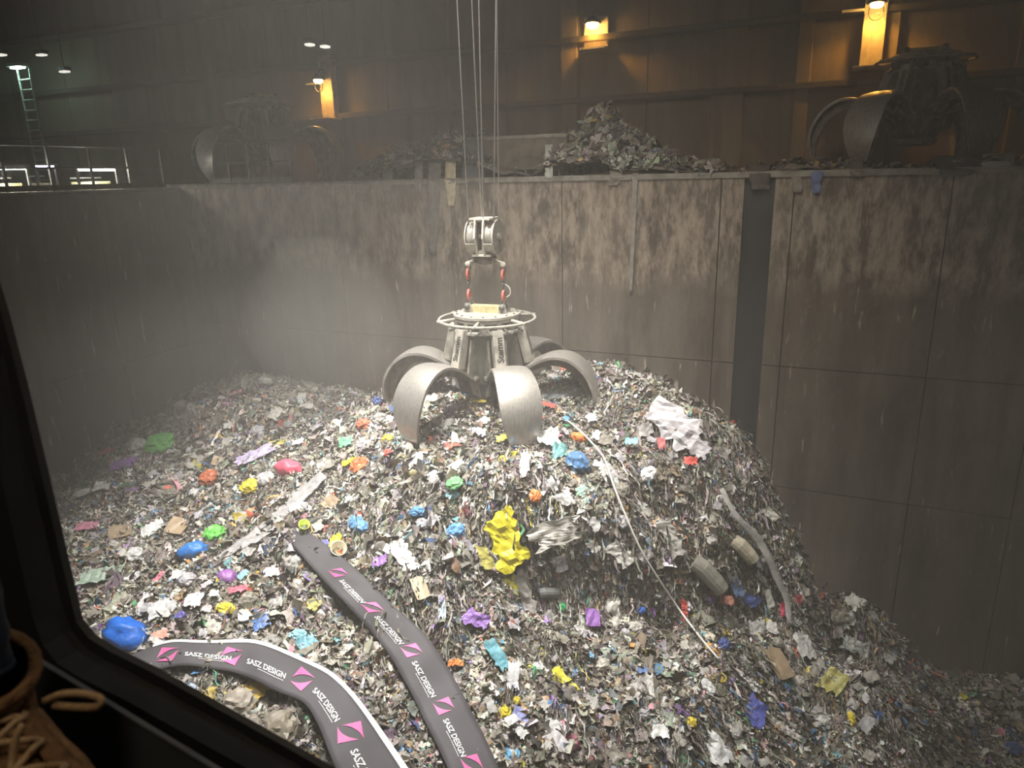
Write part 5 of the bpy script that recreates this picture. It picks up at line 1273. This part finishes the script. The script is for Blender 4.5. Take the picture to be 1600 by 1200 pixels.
G = np.array([[boot_pt(t, a, 0.0015 * float(vnoise(t * 40, a * 4)) * 2) for a in np.linspace(0, 2 * math.pi, 29)] for t in np.linspace(0, 1, 40)])
MB().grid(G).build('upper', M_boot, root, True)
MB().tube([boot_pt(0.01, a, 0.001) for a in np.linspace(0, 2 * math.pi, 24)[:-1]], 0.0065, 8, True).build('padded_collar', M_boot, root, True)
tg = np.array([[boot_pt(t, a, 0.0035 + 0.003 * math.cos(a / 0.5)) for a in np.linspace(0.4, 1.5, 7)] for t in np.linspace(-0.0, 0.9, 16)])
MB().grid(tg).build('tongue', M_boot, root, True)
for a0, sgn in ((0.42, 1), (1.5, 1)):
    fl_ = np.array([[boot_pt(t, a, 0.006) for a in np.linspace(a0 - 0.16, a0 + 0.16, 4)] for t in np.linspace(0.08, 0.95, 20)])
    MB().grid(fl_).build('eyelet_flap', M_boot, root, True, solid=0.003)
ts = np.linspace(0.14, 0.92, 8)
for i in range(7):
    for (a, b) in ((0.5, 1.42), (1.42, 0.5)):
        MB().tube([boot_pt(ts[i] * (1 - s) + ts[i + 1] * s, a * (1 - s) + b * s, 0.011 + 0.003 * math.sin(math.pi * s)) for s in np.linspace(0, 1, 8)], 0.0032, 6).build('lace', M_lace, root, True)
loop = catmull([bp(94, 1059, 0.63), bp(119, 1049, 0.625), bp(154, 1048, 0.62), bp(181, 1056, 0.62), bp(176, 1068, 0.62), bp(144, 1069, 0.625), bp(109, 1066, 0.63)], 30) - ro
MB().tube(loop, 0.0032, 6).build('lace_loop', M_lace, root, True)
tail = catmull([bp(60, 1095, 0.63), bp(48, 1120, 0.625), bp(42, 1160, 0.62), bp(38, 1200, 0.61), bp(42, 1240, 0.6)], 20) - ro
MB().tube(tail, 0.0032, 6).build('lace_tail', M_lace, root, True)
lg_ = empty('trouser_leg', bp(-20, 1010)); ro2 = np.array(bp(-20, 1010)); tag(lg_, 'dark denim trouser leg above the tan boot', 'trousers')
LC = catmull([bp(-30, 1022, 0.66), bp(-44, 970, 0.655), bp(-75, 880, 0.64), bp(-120, 780, 0.62)], 16) - ro2
b = MB().tube(LC, [0.036 + 0.0008 * k + 0.0012 * math.sin(k * 1.7) for k in range(16)], 20); b.build('leg', M_jean, lg_, True)
MB().tube([LC[1] + (np.array(p_)) for p_ in [0.037 * (RGT * math.cos(a) + FWD * math.sin(a)) for a in np.linspace(0, 2 * math.pi, 24)[:-1]]], 0.003, 6, True).build('hem', M_jean, lg_, True)

# ------------------------------------------------------------------ dust in the air
def volume_mat(name, density, color, aniso=0.2, noise=None):
    m = bpy.data.materials.new(name); m.use_nodes = True; nt = m.node_tree; nt.nodes.clear()
    v = nt.nodes.new('ShaderNodeVolumeScatter'); v.inputs['Color'].default_value = (*color, 1); v.inputs['Density'].default_value = density; v.inputs['Anisotropy'].default_value = aniso
    o = nt.nodes.new('ShaderNodeOutputMaterial'); nt.links.new(v.outputs[0], o.inputs['Volume'])
    return m
for z0, z1, dens, lab in ((0.0, ZT - 1.6, 0.0215, 'pale dust haze filling the pit over the heap'), (ZT - 1.6, ZT + 0.1, 0.0115, 'thinner dust haze along the top of the pit walls'),
                          (ZT + 0.1, ZT + 1.5, 0.0075, 'faint dust haze at gallery height'), (ZT + 1.5, CAMZ + 12.7, 0.0062, 'thinnest dust haze under the hall ceiling')):
    hz = MB().box((-12.6, 11.4, (z0 + z1) / 2), (53.4, 19.6, z1 - z0 - 0.002)).build('dust_haze', volume_mat('airborne_dust', dens, (0.95, 0.91, 0.86), 0.1))
    tag(hz, lab, 'haze', None, 'stuff')
cl = bmesh.new(); bmesh.ops.create_icosphere(cl, subdivisions=4, radius=1.0)
cc = at(505, 505, 14.6)
for v in cl.verts:
    k_ = 1 + 0.18 * mnoise.noise(v.co * 1.5 + Vector((3, 1, 7)))
    q_ = _R0 * v.co.x * 1.55 * k_ + _h * v.co.y * 0.85 * k_ + np.array([0, 0, 1.0]) * v.co.z * 1.75 * k_
    v.co = Vector(cc + q_)
cme = bpy.data.meshes.new('dust_cloud'); cl.to_mesh(cme); cl.free(); cme.materials.append(volume_mat('raised_dust', 0.085, (0.93, 0.89, 0.79), 0.1))
co = bpy.data.objects.new('dust_cloud', cme); C.objects.link(co); tag(co, 'brownish dust cloud drifting beside the grab in front of the wall', 'dust', None, 'stuff')
